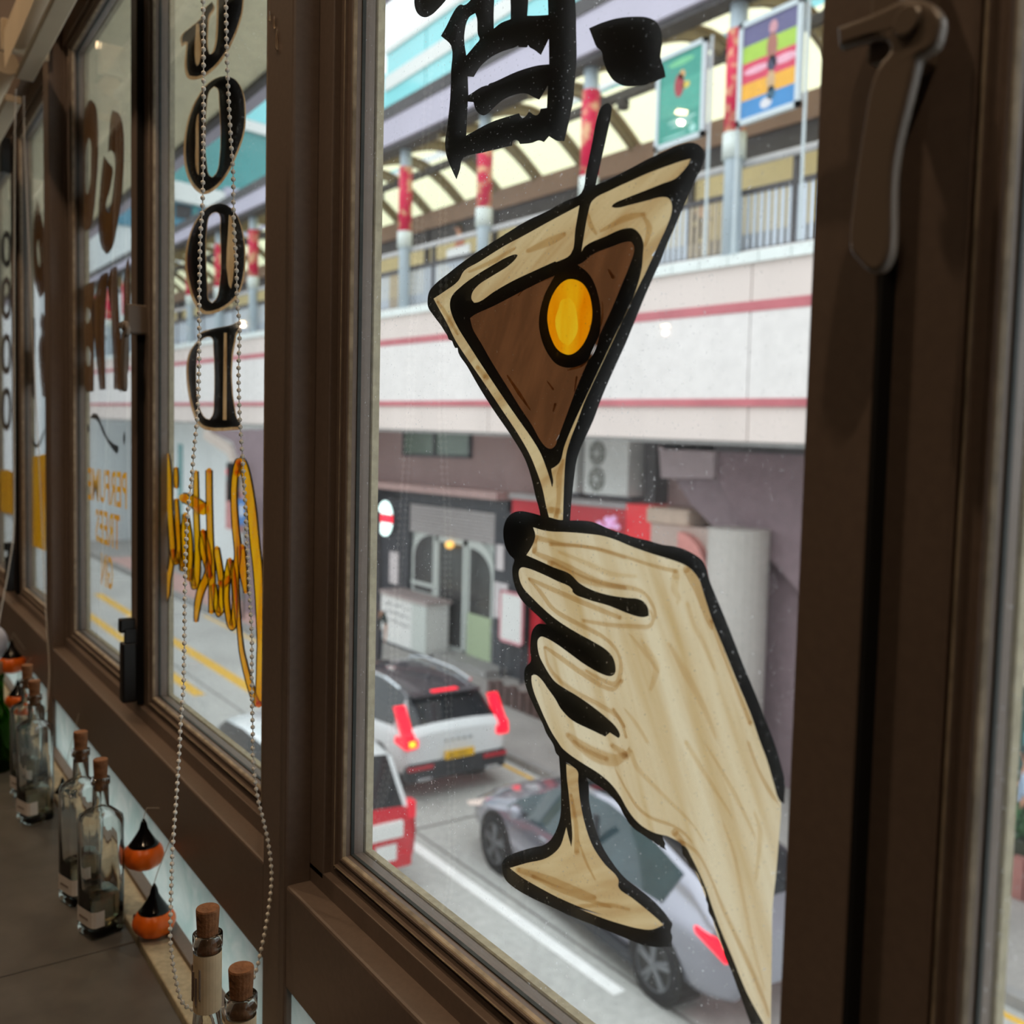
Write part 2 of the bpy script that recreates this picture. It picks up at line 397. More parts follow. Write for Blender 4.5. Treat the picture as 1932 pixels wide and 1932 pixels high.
WIN = {}
wn = 0
LBL = {(0, 0): 'large pane with the painted martini glass', (0, 1): 'pane at the right edge, past the handle', (1, 1): 'pane with the black lettering down the middle bay',
       (1, 0): 'pane with the brown lettering', (2, 1): 'narrow sliver of pane left of the second post', (2, 0): 'farthest pane, at the left edge of the photo'}
for k in range(3):
    for s in (0, 1):
        dx = -k*PITCH
        x0, x1 = ((-.924, -.2745) if s == 0 else (-.2725, .328)); rs_ = .016 if s == 0 else 0
        x0 += dx; x1 += dx; z0, z1 = 4.931, 6.280
        wn += 1
        g = sgroup('window_%d' % wn, LBL[(k, s)]); WIN[(k, s)] = g
        bm = ring_mesh(x0, x1, z0, z1, SASH, rs_=rs_)
        obj('sash_frame', bm, FRAME, g)
        obj('glazing_bead', ring_mesh(x0, x1, z0, z1, BEAD, rs_=rs_), BEADM, g)['label'] = 'aged beige putty line around the glass'
        obj('worn_lit_edge', ring_mesh(x0, x1, z0, z1, WORNLIT, rs_=rs_), WORNLITM, g)['label'] = 'rubbed pale edge of the sash moulding, its caught light painted in'
        obj('worn_lit_edge', ring_mesh(x0, x1, z0, z1, WORNLIT2, rs_=rs_), WORNLITM, g)
        obj('gasket', ring_mesh(x0, x1, z0, z1, GASK, rs_=rs_), GASKET, g)
        i = .050
        obj('glass_pane', B(x0+i, x1-i+rs_, -.0063, -.0027, z0+i, z1-i), GLASS if k == 0 else GLASS2, g)
        if s == 0:
            obj('meeting_stile', B(x1-.0378, x1, -.0315, -.018, z0+.028, z1-.028, .0012), FRAME, g)
        else:
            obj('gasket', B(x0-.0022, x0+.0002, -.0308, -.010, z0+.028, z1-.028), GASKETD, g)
            if k < 2: handle_parts(g, dx)
            # black bolt housings at the foot and head of the meeting stiles
            if k > 0:
                lat = obj('bolt_housing', B(x0-.008, x0+.016, -.058, -.0345, 4.968, 5.068, .003), BLACKM, g); lat['label'] = 'black steel bolt at the foot of the stile'
                obj('bolt_knob', B(x0-.010, x0+.006, -.060, -.0345, 5.084, 5.108, .003), BLACKM, lat)
                obj('bolt_neck', B(x0-.002, x0+.010, -.052, -.0345, 5.06, 5.09), BLACKM, lat)
                obj('bolt_housing', B(x0-.016, x0+.016, -.062, -.0345, 6.14, 6.235, .004), BLACKM, g)
for k in range(3):
    dx = -k*PITCH; wn += 1
    g = sgroup('window_%d' % wn, 'low frosted pane under the ledge')
    bm = bmesh.new(); quad(bm, (XJ0+dx, -.047, 4.70), ((.338 if k == 0 else .382)+dx, -.047, 4.70), ((.338 if k == 0 else .382)+dx, -.047, 4.83), (XJ0+dx, -.047, 4.83)); obj('frosted_pane', bm, FILM, g)
    obj('sash_frame', B(XJ0+dx, (.338 if k == 0 else .382)+dx, -.064, -.038, 4.69, 4.712), FRAME, g)

# ------------------------------------------------------------------ roller blinds
BLIND = mat('cream_blind_fabric', (222, 205, 178), .8, var=.06, scale=8)
BLINDB = mat('cream_bar', (214, 198, 172), .5, var=.05)
CHAINM = mat('white_plastic_bead', (236, 232, 224), .35, var=.03)
bead_me = bpy.data.meshes.new('bead'); bm = bmesh.new(); bmesh.ops.create_uvsphere(bm, u_segments=10, v_segments=7, radius=.00235)
for f in bm.faces: f.smooth = True
bm.to_mesh(bead_me); bm.free(); bead_me.materials.append(CHAINM)
BL = ['cream roller blind above the martini pane, its bead chain looping before the black lettering', 'cream roller blind rolled up at the upper left over the brown lettered pane', 'cream roller blind in the far left corner beyond the second post']
CH1 = [(383, -12), (384, 100), (384, 230), (383, 330), (382, 390), (378, 450), (376, 560), (376, 640), (375, 720), (372, 790), (366, 850), (362, 900), (355, 960), (350, 1050), (348, 1200), (346, 1300), (341, 1360), (338, 1420), (333, 1500), (327, 1580), (324, 1650), (322, 1720), (321, 1765), (325, 1810), (332, 1850), (340, 1883), (352, 1899), (370, 1906), (395, 1907), (418, 1901), (444, 1886), (468, 1862), (482, 1835), (491, 1800), (503, 1740), (511, 1680), (512, 1640), (506, 1590), (496, 1545), (487, 1510), (481, 1470), (477, 1420), (477, 1380), (475, 1300), (475, 1200), (470, 1100), (465, 1000), (460, 900), (456, 840), (452, 780), (450, 700), (452, 620), (447, 560), (446, 500), (441, 420), (440, 330), (436, 270), (431, 180), (428, 100), (426, -12)]
CH2 = [(30, 170), (28, 260), (27, 500), (27, 720), (27, 890), (26, 1000), (16, 1075), (2, 1150), (-10, 1230), (-12, 1300), (10, 1345), (50, 1355), (84, 1345), (90, 1320), (93, 1260), (88, 1180), (84, 1100), (80, 1000), (70, 800), (60, 600), (52, 400), (46, 260), (45, 180)]
def walk(P, step):
    out = [P[0]]; acc = 0
    for a, b in zip(P, P[1:]):
        L = (b-a).length; t = step-acc
        while t <= L:
            out.append(a+(b-a)*(t/L)); t += step
        acc = (acc+L) % step
    return out
for k in range(3):
    dx = -k*PITCH; xa, xb = -.925+dx, .30+dx
    g = thing('roller_blind', BL[k], 'blind', (xa, -.117, 6.244), group='roller blinds along the windows')
    bm = bmesh.new(); rings(bm, [[(x, .0255*math.cos(a*math.pi/12), .0255*math.sin(a*math.pi/12)) for a in range(24)] for x in (.012, xb-xa)])
    obj('blind_roll', bm, BLIND, g, smooth=False)
    for p in g.children[0].data.polygons: p.use_smooth = len(p.vertices) == 4
    obj('fabric', B(.014, xb-xa-.002, -.0252, -.0244, -.072, 0), BLIND, g)
    obj('bottom_bar', B(.006, xb-xa, -.003, .031, -.085, -.068, .003), BLINDB, g)
    obj('bracket', B(-.004, .010, -.03, .062, -.034, .034, .004), BLINDB, g)
    if k < 2:
        XP = -.95+dx; src = CH1 if k == 0 else CH2
        path = [aX(x, y, XP)-Vector((xa, -.117, 6.244)) for x, y in src]
        sp = []
        for i in range(len(path)-1):
            p0, p1, p2, p3 = path[max(i-1, 0)], path[i], path[i+1], path[min(i+2, len(path)-1)]
            for s in range(5):
                t = s/5; sp.append(.5*((2*p1)+(p2-p0)*t+(2*p0-5*p1+4*p2-p3)*t*t+(3*p1-p0-3*p2+p3)*t**3))
        sp.append(path[-1])
        if k == 0:
            ch = obj('chain_cord', tube(bmesh.new(), sp[::2], .0006, 5), CHAINM, g); ch['label'] = 'white bead chain hanging in a loop'
            pts = walk(sp, .0074)
            for p in pts[:300]:
                o = bpy.data.objects.new('bead', bead_me); COL.objects.link(o); o.parent = ch; o.location = p
        else:
            bm = bmesh.new()
            for p in walk(sp, .0062):
                bmesh.ops.create_icosphere(bm, subdivisions=1, radius=.0023, matrix=Matrix.Translation(p))
            o = obj('bead_chain', bm, CHAINM, g); o['kind'] = 'stuff'; o['label'] = 'white bead chain hanging in a loop'

# clear glue drips on the post
DRIP = mat('clear_resin', (240, 225, 205), .08, var=0, trans=.9)
def drip(px, py, h, w):
    c = aY(px, py, -.0575); bm = bmesh.new()
    lathe(bm, [(0, 0), (w*.8, h*.12), (w, h*.3), (w*.7, h*.65), (w*.25, h)], 12, c.x, c.y+.0008, c.z-h*.3)
    return bm
for i, (px, py, h, w) in enumerate(((521, 85, .022, .0022), (507, 35, .012, .0018), (516, 48, .014, .0016))):
    tag(obj('resin_drip', drip(px, py, h, w), DRIP, smooth=True), ['largest clear drip of glue with a warm glint on the post', 'short clear glue drip at the left edge of the post', 'thin clear glue drip between the other two on the post'][i], 'drip', 'clear glue drips on the post')

# ------------------------------------------------------------------ pendant lamps behind the viewer
BULB = mat('warm_bulb', (255, 214, 160), .5, var=0, emit=(255, 206, 150), estr=60)
SHADE = mat('black_lamp_shade', (30, 26, 24), .5, var=.1)
LAMPS = [((-2.52, -2.0, 5.86), 8, 'low black pendant lamp over the room, left of the viewer'), ((-1.66, -1.2, 6.20), 9, 'black pendant lamp close behind the large pane'), ((-6.96, -2.0, 6.30), 16, 'black pendant lamp at the far left of the room'),
         ]
for (x, y, z), e_, l in LAMPS:
    t = thing('pendant_lamp', l, 'lamp', (x, y, z), group='pendant lamps in the room')
    bm = bmesh.new(); lathe(bm, [(.008, -.0), (.0135, .002), (.0135, .006), (.008, .008)], 16)
    obj('bulb', bm, BULB, t)
    bm = bmesh.new(); lathe(bm, [(.10, .012), (.085, .05), (.03, .09), (.012, .11), (.010, .108), (.028, .086), (.082, .048), (.097, .012)], 20, cap0=False, cap1=False)
    obj('lamp_shade', bm, SHADE, t)
    obj('cord', tube(bmesh.new(), [(0, 0, .1), (0, 0, ZC-z)], .003, 6), SHADE, t)
    L = bpy.data.lights.new('lamp_light', 'POINT'); L.energy = e_*.10; L.color = (1, .74, .50); L.shadow_soft_size = .006
    lo = bpy.data.objects.new('lamp_light', L); COL.objects.link(lo); lo.parent = t; lo.location = (0, 0, -.02)

LENS = mat('downlight_lens', (255, 226, 190), .4, var=0, emit=(255, 214, 165), estr=14)
for i, x in enumerate((-5.8, -4.2, -2.6, -1.0, .6)):
    t = thing('ceiling_downlight', ['first', 'second', 'third', 'fourth', 'fifth'][i]+' recessed downlight of the ceiling row, counted from the far left wall', 'lamp', (x, -.78, ZC), group='recessed downlights in the ceiling')
    obj('trim_ring', lathe(bmesh.new(), [(.075, -.012), (.075, 0), (.055, 0), (.055, -.012)], 24, cap0=False, cap1=False), SHADE, t)
    obj('lens', lathe(bmesh.new(), [(.054, -.004), (.054, -.002)], 24), LENS, t)
    L = bpy.data.lights.new('downlight', 'SPOT'); L.energy = 46; L.color = (1, .72, .46); L.shadow_soft_size = .05; L.spot_size = R(130); L.spot_blend = .6
    lo = bpy.data.objects.new('downlight', L); COL.objects.link(lo); lo.parent = t; lo.location = (0, 0, -.03)

# ------------------------------------------------------------------ counter and what stands on it
SLATE = mat('dark_slate', (92, 89, 86), .32, var=.35, scale=2.2, bump=.05, var2=.12, scale2=22)
g = thing('counter', 'dark slate topped counter running under the windows', 'counter', (0, 0, 4.7))
for i in range(9):
    obj('slate_slab', B(-5.2+i*.64+.001, -5.2+(i+1)*.64-.001, -.80, -.104, -.03, 0, .002), SLATE, g)
obj('counter_front', B(-5.2, .56, -.78, -.74, -.8, -.03), FRAME, g)
obj('counter_base', B(-5.2, .56, -.14, -.11, -.8, -.03), FRAME, g)

BG = newmat('bottle_glass'); nt = BG[1]
_g = nt.nodes.new('ShaderNodeBsdfGlass'); _g.inputs['Color'].default_value = (.985, .99, .985, 1); _g.inputs['IOR'].default_value = 1.45; _g.inputs['Roughness'].default_value = .01
nt.links.new(_g.outputs[0], BG[2].inputs[0]); BOT = BG[0]
BG = newmat('green_bottle_glass'); nt = BG[1]
_g = nt.nodes.new('ShaderNodeBsdfGlass'); _g.inputs['Color'].default_value = (.30, .52, .14, 1); _g.inputs['IOR'].default_value = 1.45
nt.links.new(_g.outputs[0], BG[2].inputs[0]); BOTG = BG[0]
BG = newmat('rose_liquid'); nt = BG[1]
_g = nt.nodes.new('ShaderNodeBsdfGlass'); _g.inputs['Color'].default_value = (.93, .45, .34, 1); _g.inputs['IOR'].default_value = 1.33
nt.links.new(_g.outputs[0], BG[2].inputs[0]); ROSE = BG[0]
BG = newmat('clear_liquid'); nt = BG[1]
_g = nt.nodes.new('ShaderNodeBsdfGlass'); _g.inputs['Color'].default_value = (.95, .95, .86, 1); _g.inputs['IOR'].default_value = 1.33
nt.links.new(_g.outputs[0], BG[2].inputs[0]); CLEARL = BG[0]
CORK = mat('natural_cork', (132, 88, 56), .85, var=.25, scale=120, bump=.3)
PAPER = mat('white_label_paper', (226, 220, 218), .8, var=.05, scale=40)
PAPERT = mat('tan_label_paper', (206, 184, 152), .8, var=.12, scale=60)
PRINT = mat('faded_label_print', (120, 104, 96), .8, var=.1)
def bottle(label, x, y, z=4.7, kind='square', h=1, rz=0, fill=None, glass=None, group='corked bottles on the counter', s=1, necklabel=False, foot=True):
    t = thing('corked_bottle', label, 'bottle', (x, y, z), rz, group); gl = glass or BOT
    if kind == 'square':
        o = [(.024, 0, 6), (.029, .003, 7), (.0295, .010, 8), (.0295, .176, 8), (.0282, .185, 7), (.022, .191, 4), (.0135, .198, 2), (.0128, .226, 2), (.0128, .232, 2), (.0150, .233, 2), (.0150, .243, 2), (.0100, .2435, 2)]
        inn = [(.0100, .2425, 2), (.0095, .236, 2), (.0098, .199, 2), (.019, .189, 4), (.025, .182, 7), (.0264, .174, 8), (.0262, .016, 8), (.0235, .012, 6)]
        n = 32; liq = [(.0230, .0135, 6), (.0255, .017, 8), (.0255, .06, 8), (.0255, .0605, 8)]
    else:
        o = [(.030, 0), (.036, .003), (.0375, .012), (.0375, .12), (.035, .145), (.026, .165), (.0175, .176), (.0160, .19), (.0155, .246), (.0175, .247), (.0175, .258), (.0118, .2585)]
        inn = [(.0118, .2575), (.0115, .25), (.0120, .19), (.0145, .176), (.023, .162), (.0325, .142), (.0345, .12), (.0345, .016), (.03, .011)]
        n = 28; liq = [(.0295, .0125), (.0338, .017), (.0338, .120), (.0318, .141), (.0225, .1605), (.0222, .161)]
    S = lambda pr: [(p[0]*s, p[1]*s*h) + ((p[2],) if len(p) > 2 else (2,)) for p in pr]
    bm = bmesh.new(); lathe(bm, S(o+inn), n)
    obj('bottle_glass', bm, gl, t, smooth=True)
    if fill: obj('liquid', lathe(bmesh.new(), S(liq), n), fill, t, smooth=True)
    zt = o[-1][1]*s*h; rr = (.0098 if kind == 'square' else .0114)*s
    bm = bmesh.new(); lathe(bm, [(rr*.94, -.022*s), (rr*.99, -.003), (rr*1.08, .0), (rr*1.22, .029*s), (rr*1.16, .031*s)], 20, 0, 0, zt)
    obj('cork', bm, CORK, t, smooth=False)['label'] = 'natural cork stopper'
    if foot and kind == 'square':
        bm = bmesh.new(); w = .0299*s
        prof = [(w, .020*h*s, 8), (w, .045*h*s, 8)]
        vs = [circ(0, 0, p[1], p[0], 32, 8) for p in prof]
        for i in range(18, 30):
            quad(bm, vs[0][i], vs[0][(i+1) % 32], vs[1][(i+1) % 32], vs[1][i])
        lb = obj('paper_label', bm, PAPER, t); lb['label'] = 'narrow white paper label near the foot'
        bm = bmesh.new()
        for q in range(5): box(bm, -.012+q*.005, -.009+q*.005, -w-.0006, -w-.0001, .030*h*s, .033*h*s)
        obj('label_print', bm, PRINT, lb)
    if necklabel:
        bm = bmesh.new(); vs = [circ(0, 0, zz*s*h, (.0166 if kind != 'square' else .013)*s, 28) for zz in (.192, .243)]
        for i in range(28): quad(bm, vs[0][i], vs[0][(i+1) % 28], vs[1][(i+1) % 28], vs[1][i])
        lb = obj('neck_label', bm, PAPERT, t); lb['label'] = 'tan paper band around the neck'
        bm = bmesh.new()
        for q in range(4):
            a = -1.9+q*.35; r = .0170*s
            box(bm, r*math.cos(a)-.0012, r*math.cos(a)+.0012, r*math.sin(a)-.0006, r*math.sin(a)+.0004, (.2+.006*(q % 2))*s*h, (.232-.004*(q % 3))*s*h)
        obj('label_print', bm, PRINT, lb)
    return t
bottle('square clear bottle with a white foot label, in front of the upper pumpkin', -1.418, -.138, rz=.28, fill=CLEARL, s=.84, h=1.10)
bottle('square clear bottle half hidden behind the one beside the pumpkins', -1.535, -.142, rz=.28, fill=CLEARL, s=.86, h=1.12)
bottle('square clear bottle standing apart on the left of the counter', -1.909, -.150, rz=.3, fill=CLEARL, s=.86, h=1.12)
bottle('square clear bottle whose cork shows just behind the next cork, far left', -2.05, -.142, rz=.3, fill=CLEARL, s=.86, h=1.12)
bottle('green glass bottle at the far left edge of the counter', -2.245, -.172, kind='round', glass=BOTG, s=.8, foot=False)
bottle('round clear bottle of pink drink inside the hanging chain loop', -.822, -.172, kind='round', fill=ROSE, necklabel=True, s=.74, h=1.40)
bottle('clear bottle with a tan neck label at the very front, right of the chain loop', -.712, -.180, kind='round', fill=CLEARL, necklabel=True, s=.72, h=1.44)

ORANGE = mat('orange_ceramic', (240, 108, 24), .35, var=.12, scale=30)
GLOSSB = mat('glossy_black', (14, 13, 16), .12, var=.0)
WIRE = mat('pale_wire', (190, 186, 178), .4, var=.0)
def pumpkin(label, px, py, y, s=1, rz=0):
    q = aY(px, py, y); zb = q.z-.021*s                              # hangs on a thin wire from the rail above
    t = thing('pumpkin_ornament', label, 'ornament', (q.x, y, zb), rz, 'pumpkin ornaments in witch hats hanging by the low panes')
    bm = bmesh.new(); rs = []
    for j in range(13):
        a = -math.pi/2+math.pi*j/12; r = .0290*s*max(math.cos(a), .06)**.8; zz = .0205*s*(1+math.sin(a))
        rs.append([(r*(1+.07*abs(math.cos(4*th))-.05)*math.cos(th), r*(1+.07*abs(math.cos(4*th))-.05)*math.sin(th), zz) for th in [2*math.pi*i/48 for i in range(48)]])
    obj('pumpkin', rings(bm, rs), ORANGE, t, smooth=True)
    bm = bmesh.new(); lathe(bm, [(.0200*s, .0345*s), (.0215*s, .0368*s), (.0180*s, .0405*s), (.0135*s, .0475*s), (.0100*s, .0530*s), (.0062*s, .0600*s), (.0045*s, .0680*s), (.0012*s, .0750*s)], 24)
    obj('witch_hat', bm, GLOSSB, t, smooth=True)['label'] = 'glossy black pointed hat'
    bm = bmesh.new()
    for (a, zz, w, hh) in ((-2.75, .024, .003, .0035), (-2.2, .024, .003, .0035), (-2.45, .012, .006, .0022)):
        c = Vector((math.cos(a), math.sin(a), 0)); r = .0294*s*(1.0 if zz > .015 else .93); p = c*r; d = Vector((-c.y, c.x, 0))
        q_ = [p-d*w*s, p+d*w*s]
        quad(bm, q_[0]+Vector((0, 0, (zz-hh)*s))+c*.0006, q_[1]+Vector((0, 0, (zz-hh)*s))+c*.0006, q_[1]+Vector((0, 0, (zz+hh)*s))+c*.0006, q_[0]+Vector((0, 0, (zz+hh)*s))+c*.0006)
    obj('carved_face', bm, mat('dark_red_paint', (120, 34, 16), .5, var=0), t)
    obj('wire_loop', tube(bmesh.new(), [(0, 0, .076*s), (.001, .004, .09*s), (.0, -.054-y, 4.86-zb)], .0006, 5), WIRE, t)
    return t
pumpkin('upper of the two near pumpkins in witch hats, beside the square bottle', 271, 1612, -.078, 1.0, .2)
pumpkin('lower of the two near pumpkins in witch hats, next to the bead chain', 291, 1737, -.082, 1.0, -.1)
pumpkin('pumpkin in a black hat peeking from behind the lone square bottle', 118, 1512, -.085, .9)
pumpkin('blurred pumpkin in a hat at the far left, nearer the corks', 34, 1322, -.085, 1.0)
pumpkin('farthest blurred pumpkin in a hat, beside the white globe', 22, 1252, -.085, 1.15)
GLOBE = mat('frosted_globe', (214, 214, 228), .4, var=.04)
t = thing('globe_lamp', 'pale frosted globe at the far left end of the counter', 'globe', (-2.45, -.17, 4.7))
bm = bmesh.new(); bmesh.ops.create_uvsphere(bm, u_segments=24, v_segments=16, radius=.045, matrix=Matrix.Translation((0, 0, .235)))
obj('globe', bm, GLOBE, t, smooth=True)
obj('base', lathe(bmesh.new(), [(.03, 0), (.031, .006), (.012, .02), (.010, .19)], 20), BLACKM, t)
PINKP = mat('pale_pink_paper', (226, 200, 190), .8, var=.04)
t = thing('paper_napkins', 'folded pale pink paper napkins at the bottom edge of the counter', 'napkins', (-1.075, -.19, 4.7), .6)
for i in range(3):
    obj('napkin', B(-.05+.008*i, .04+.006*i, -.04-.004*i, .035, .0+.004*i, .0035+.004*i, .001), PINKP, t)

# ================================================================== PAINT ON THE GLASS
S1 = 3.7154
a = lambda *p: C(690, 0, S1, *p)
b = lambda *p: C(1100, 0, S1, *p)
c = lambda *p: C(660, 480, S1, *p)
d = lambda *p: C(1040, 480, S1, *p)
e = lambda *p: C(660, 880, S1, *p)
g_ = lambda *p: C(1040, 880, S1, *p)
h = lambda *p: C(640, 1380, 3.5127, *p)
i_ = lambda *p: C(1060, 1400, 3.6462, *p)
YB, YC1, YC2, YC3 = .0024, .0029, .0034, .0040      # black nearest the room, colours behind it

# ---- martini glass
bowl_out = c((545, 335), (556, 262), (600, 206), (700, 126)) + a((560, 1932), (640, 1868), (760, 1780), (900, 1690), (1030, 1608), (1130, 1548), (1250, 1490), (1400, 1410), (1512, 1352), (1545, 1200), (1585, 1010), (1615, 850), (1632, 790), (1662, 738), (1698, 720), (1722, 745), (1720, 805), (1690, 950), (1650, 1130), (1612, 1298)) + \
    b((210, 1245), (330, 1182), (440, 1122), (560, 1066), (650, 1025), (720, 1004), (770, 1000), (815, 1018), (845, 1055), (850, 1100), (838, 1155), (800, 1235), (740, 1372), (690, 1482), (640, 1600), (590, 1710)) + \
    d((785, 0), (720, 148), (650, 308), (590, 458), (520, 628), (450, 782), (380, 940), (340, 1040), (300, 1150), (250, 1262), (210, 1350), (180, 1440), (160, 1570), (145, 1700), (132, 1870), (128, 1935)) + \
    c((1330, 1900), (1335, 1830), (1300, 1690), (1270, 1560), (1225, 1430), (1130, 1270), (1000, 1080), (900, 920), (820, 780), (762, 692), (756, 655), (738, 656), (726, 632), (716, 606), (694, 596), (684, 570), (668, 545), (640, 500), (580, 420), (550, 372))
cream_bowl = c((587, 310), (660, 262), (760, 186)) + a((690, 1898), (790, 1838), (900, 1768), (1000, 1708), (1085, 1664), (1300, 1545), (1498, 1440), (1470, 1600), (1437, 1782), (1335, 1838)) + \
    c((1440, 48), (1300, 112), (1150, 182), (1010, 262), (905, 333), (872, 339), (853, 312), (862, 262), (905, 212), (1000, 150), (1100, 88), (1160, 34), (1177, 6), (1166, 0), (1110, 16), (1000, 76), (880, 150), (765, 238), (718, 288), (703, 330), (706, 390), (740, 480), (850, 660), (960, 830), (1080, 1010), (1200, 1182), (1290, 1312), (1340, 1400), (1372, 1482), (1402, 1572), (1418, 1634), (1426, 1600), (1414, 1520), (1413, 1502), (1442, 1486), (1473, 1456)) + \
    d((90, 1352), (150, 1202), (200, 1092), (280, 922), (360, 752), (450, 562), (540, 380), (600, 232), (636, 90)) + \
    b((420, 1780), (424, 1710), (400, 1645), (352, 1602), (300, 1600), (150, 1660), (12, 1728)) + a((1512, 1765), (1532, 1640), (1560, 1490), (1588, 1408)) + \
    b((200, 1330), (330, 1270), (450, 1216), (600, 1160), (700, 1126), (755, 1113), (738, 1152), (700, 1200), (650, 1250), (560, 1286), (450, 1330), (300, 1390), (212, 1432), (200, 1450), (230, 1457), (330, 1436), (450, 1406), (560, 1381), (602, 1392), (622, 1432), (620, 1490), (590, 1580), (540, 1690), (490, 1800)) + \
    d((720, 0), (660, 130), (590, 270), (520, 420), (440, 590), (360, 760), (280, 930), (230, 1042), (180, 1180), (130, 1310), (105, 1402), (95, 1500), (90, 1600), (85, 1750), (82, 1860)) + \
    c((1480, 1862), (1396, 1842), (1375, 1760), (1350, 1640), (1310, 1520), (1260, 1400), (1180, 1260), (1060, 1080), (940, 900), (830, 740), (740, 602), (680, 480), (620, 372))
liquid = c((843, 446), (880, 420), (1000, 366), (1200, 262), (1380, 172), (1437, 148), (1400, 215), (1370, 272), (1337, 380), (1325, 480), (1345, 600), (1390, 700), (1450, 770), (1530, 795), (1610, 780), (1682, 730), (1730, 640), (1758, 500), (1757, 380), (1742, 290), (1704, 180), (1662, 122), (1598, 75), (1640, 52)) + \
    b((60, 1788), (200, 1730), (300, 1696), (336, 1695), (357, 1730), (354, 1782)) + \
    d((562, 40), (540, 100), (490, 222), (420, 390), (340, 562), (260, 740), (180, 930), (110, 1120), (62, 1250), (40, 1312)) + \
    c((1470, 1240), (1455, 1292), (1440, 1340), (1410, 1362), (1380, 1354), (1340, 1310), (1280, 1202), (1200, 1082), (1100, 922), (1000, 762), (920, 622), (862, 522))
olive = c((1543, 173), (1620, 195), (1670, 260), (1697, 370), (1697, 450), (1670, 560), (1620, 650), (1565, 696), (1525, 703), (1460, 670), (1410, 582), (1388, 490), (1385, 430), (1400, 340), (1440, 252), (1490, 195))
base_out = h((1455, 150), (1466, 300), (1470, 430), (1465, 560), (1440, 650), (1402, 716), (1365, 748), (1280, 770), (1180, 800), (1112, 830), (1085, 862), (1080, 915), (1100, 978), (1142, 1022), (1250, 1090), (1400, 1160), (1550, 1230), (1700, 1290), (1850, 1352)) + \
    i_((474, 1364), (560, 1395), (650, 1411), (757, 1408), (751, 1388), (761, 1345), (750, 1302), (760, 1248), (740, 1220), (700, 1166), (620, 1082), (520, 1000), (430, 930), (350, 832), (270, 700), (222, 560), (190, 420), (170, 245), (100, 190), (30, 140))
base_in = h((1505, 215), (1580, 265), (1583, 330), (1600, 480), (1630, 620), (1680, 760), (1760, 880), (1850, 980)) + \
    i_((390, 1000), (480, 1070), (580, 1150), (650, 1210), (700, 1258), (620, 1290), (540, 1285), (400, 1250), (250, 1200), (100, 1140)) + \
    h((1750, 1215), (1600, 1165), (1450, 1100), (1300, 1020), (1200, 960), (1130, 905), (1250, 870), (1360, 845), (1420, 810), (1465, 760), (1490, 690), (1505, 635), (1520, 700), (1538, 765), (1545, 700), (1535, 560), (1520, 400), (1508, 300))
mg = thing('martini_painting', 'painted martini glass with brown drink and orange olive on the large pane', 'window painting', (0, 0, 0))
flat('black_outline', [bowl_out, cream_bowl, liquid, olive], YB, INK, mg)
flat('black_outline', [base_out, base_in], YB+.0001, INK, mg)
flat('cream_glass', [grow(cream_bowl, 3)], YC2, CREAM2, mg)['label'] = 'cream painted rim, sides and stem of the glass'
flat('cream_foot', [grow(base_in, 3)], YC2, CREAM2, mg)['label'] = 'cream painted foot of the glass'
flat('brown_drink', [grow(liquid, 3)], YC1, LIQ, mg)['label'] = 'dark brown painted drink'
HL = c((1485, 320), (1540, 306), (1572, 345), (1592, 430), (1596, 540), (1560, 610), (1530, 640), (1480, 610), (1450, 540), (1440, 460), (1462, 380))
flat('orange_olive', [grow(olive, 3), HL], YC1, OLIVE, mg)['label'] = 'orange painted olive'
flat('olive_highlight', [HL], YC1, OLIVE2, mg)
for pts, w in ((c((1105, 850), (1190, 980), (1265, 1090)), [3, 7, 2]), (c((1530, 812), (1620, 778), (1690, 716)), [2, 7, 2]), (c((1770, 330), (1768, 460), (1720, 600)), [1, 4, 2]), (c((1815, 110), (1845, 160)), [4, 7]), (c((1440, 1050), (1425, 1100)), [5, 2]), (c((1385, 890), (1425, 945)), [2, 4]), (c((1590, 860), (1575, 960)), [4, 2]), (c((880, 560), (930, 650)), [2, 1.5]), (c((1180, 290), (1240, 232), (1420, 160)), [1.5, 3, 1])):
    stroke('scratch', pts, w, YC1-.0003, LIQ2, mg)
fm, fnt, fout = newmat('thin_brown_wash')
_t = fnt.nodes.new('ShaderNodeBsdfTransparent'); _t.inputs[0].default_value = (.76, .63, .47, 1); fnt.links.new(_t.outputs[0], fout.inputs[0])
fm2, fnt, fout = newmat('pale_brown_wash')
_t = fnt.nodes.new('ShaderNodeBsdfTransparent'); _t.inputs[0].default_value = (.88, .80, .68, 1); fnt.links.new(_t.outputs[0], fout.inputs[0])
for pts, w in ((a((1140, 1760), (1300, 1690), (1400, 1640)), [8, 16, 8]), (a((730, 1905), (900, 1830), (1050, 1740)), [4, 9, 5]), (b((40, 1500), (60, 1580), (100, 1640)), [6, 10, 4]), (b((130, 1620), (240, 1560), (330, 1520), (440, 1500)), [5, 10, 14, 6]), (b((420, 1500), (470, 1600), (440, 1720)), [4, 12, 6]), (c((620, 330), (680, 420), (760, 560)), [5, 8, 4]), (c((900, 790), (960, 860)), [8, 12]), (d((90, 1440), (60, 1560), (60, 1700), (40, 1840)), [5, 12, 9, 10]), (c((1410, 1790), (1470, 1800)), [14, 12])):
    stroke('brush_stroke', pts, w, YC3, fm, mg)
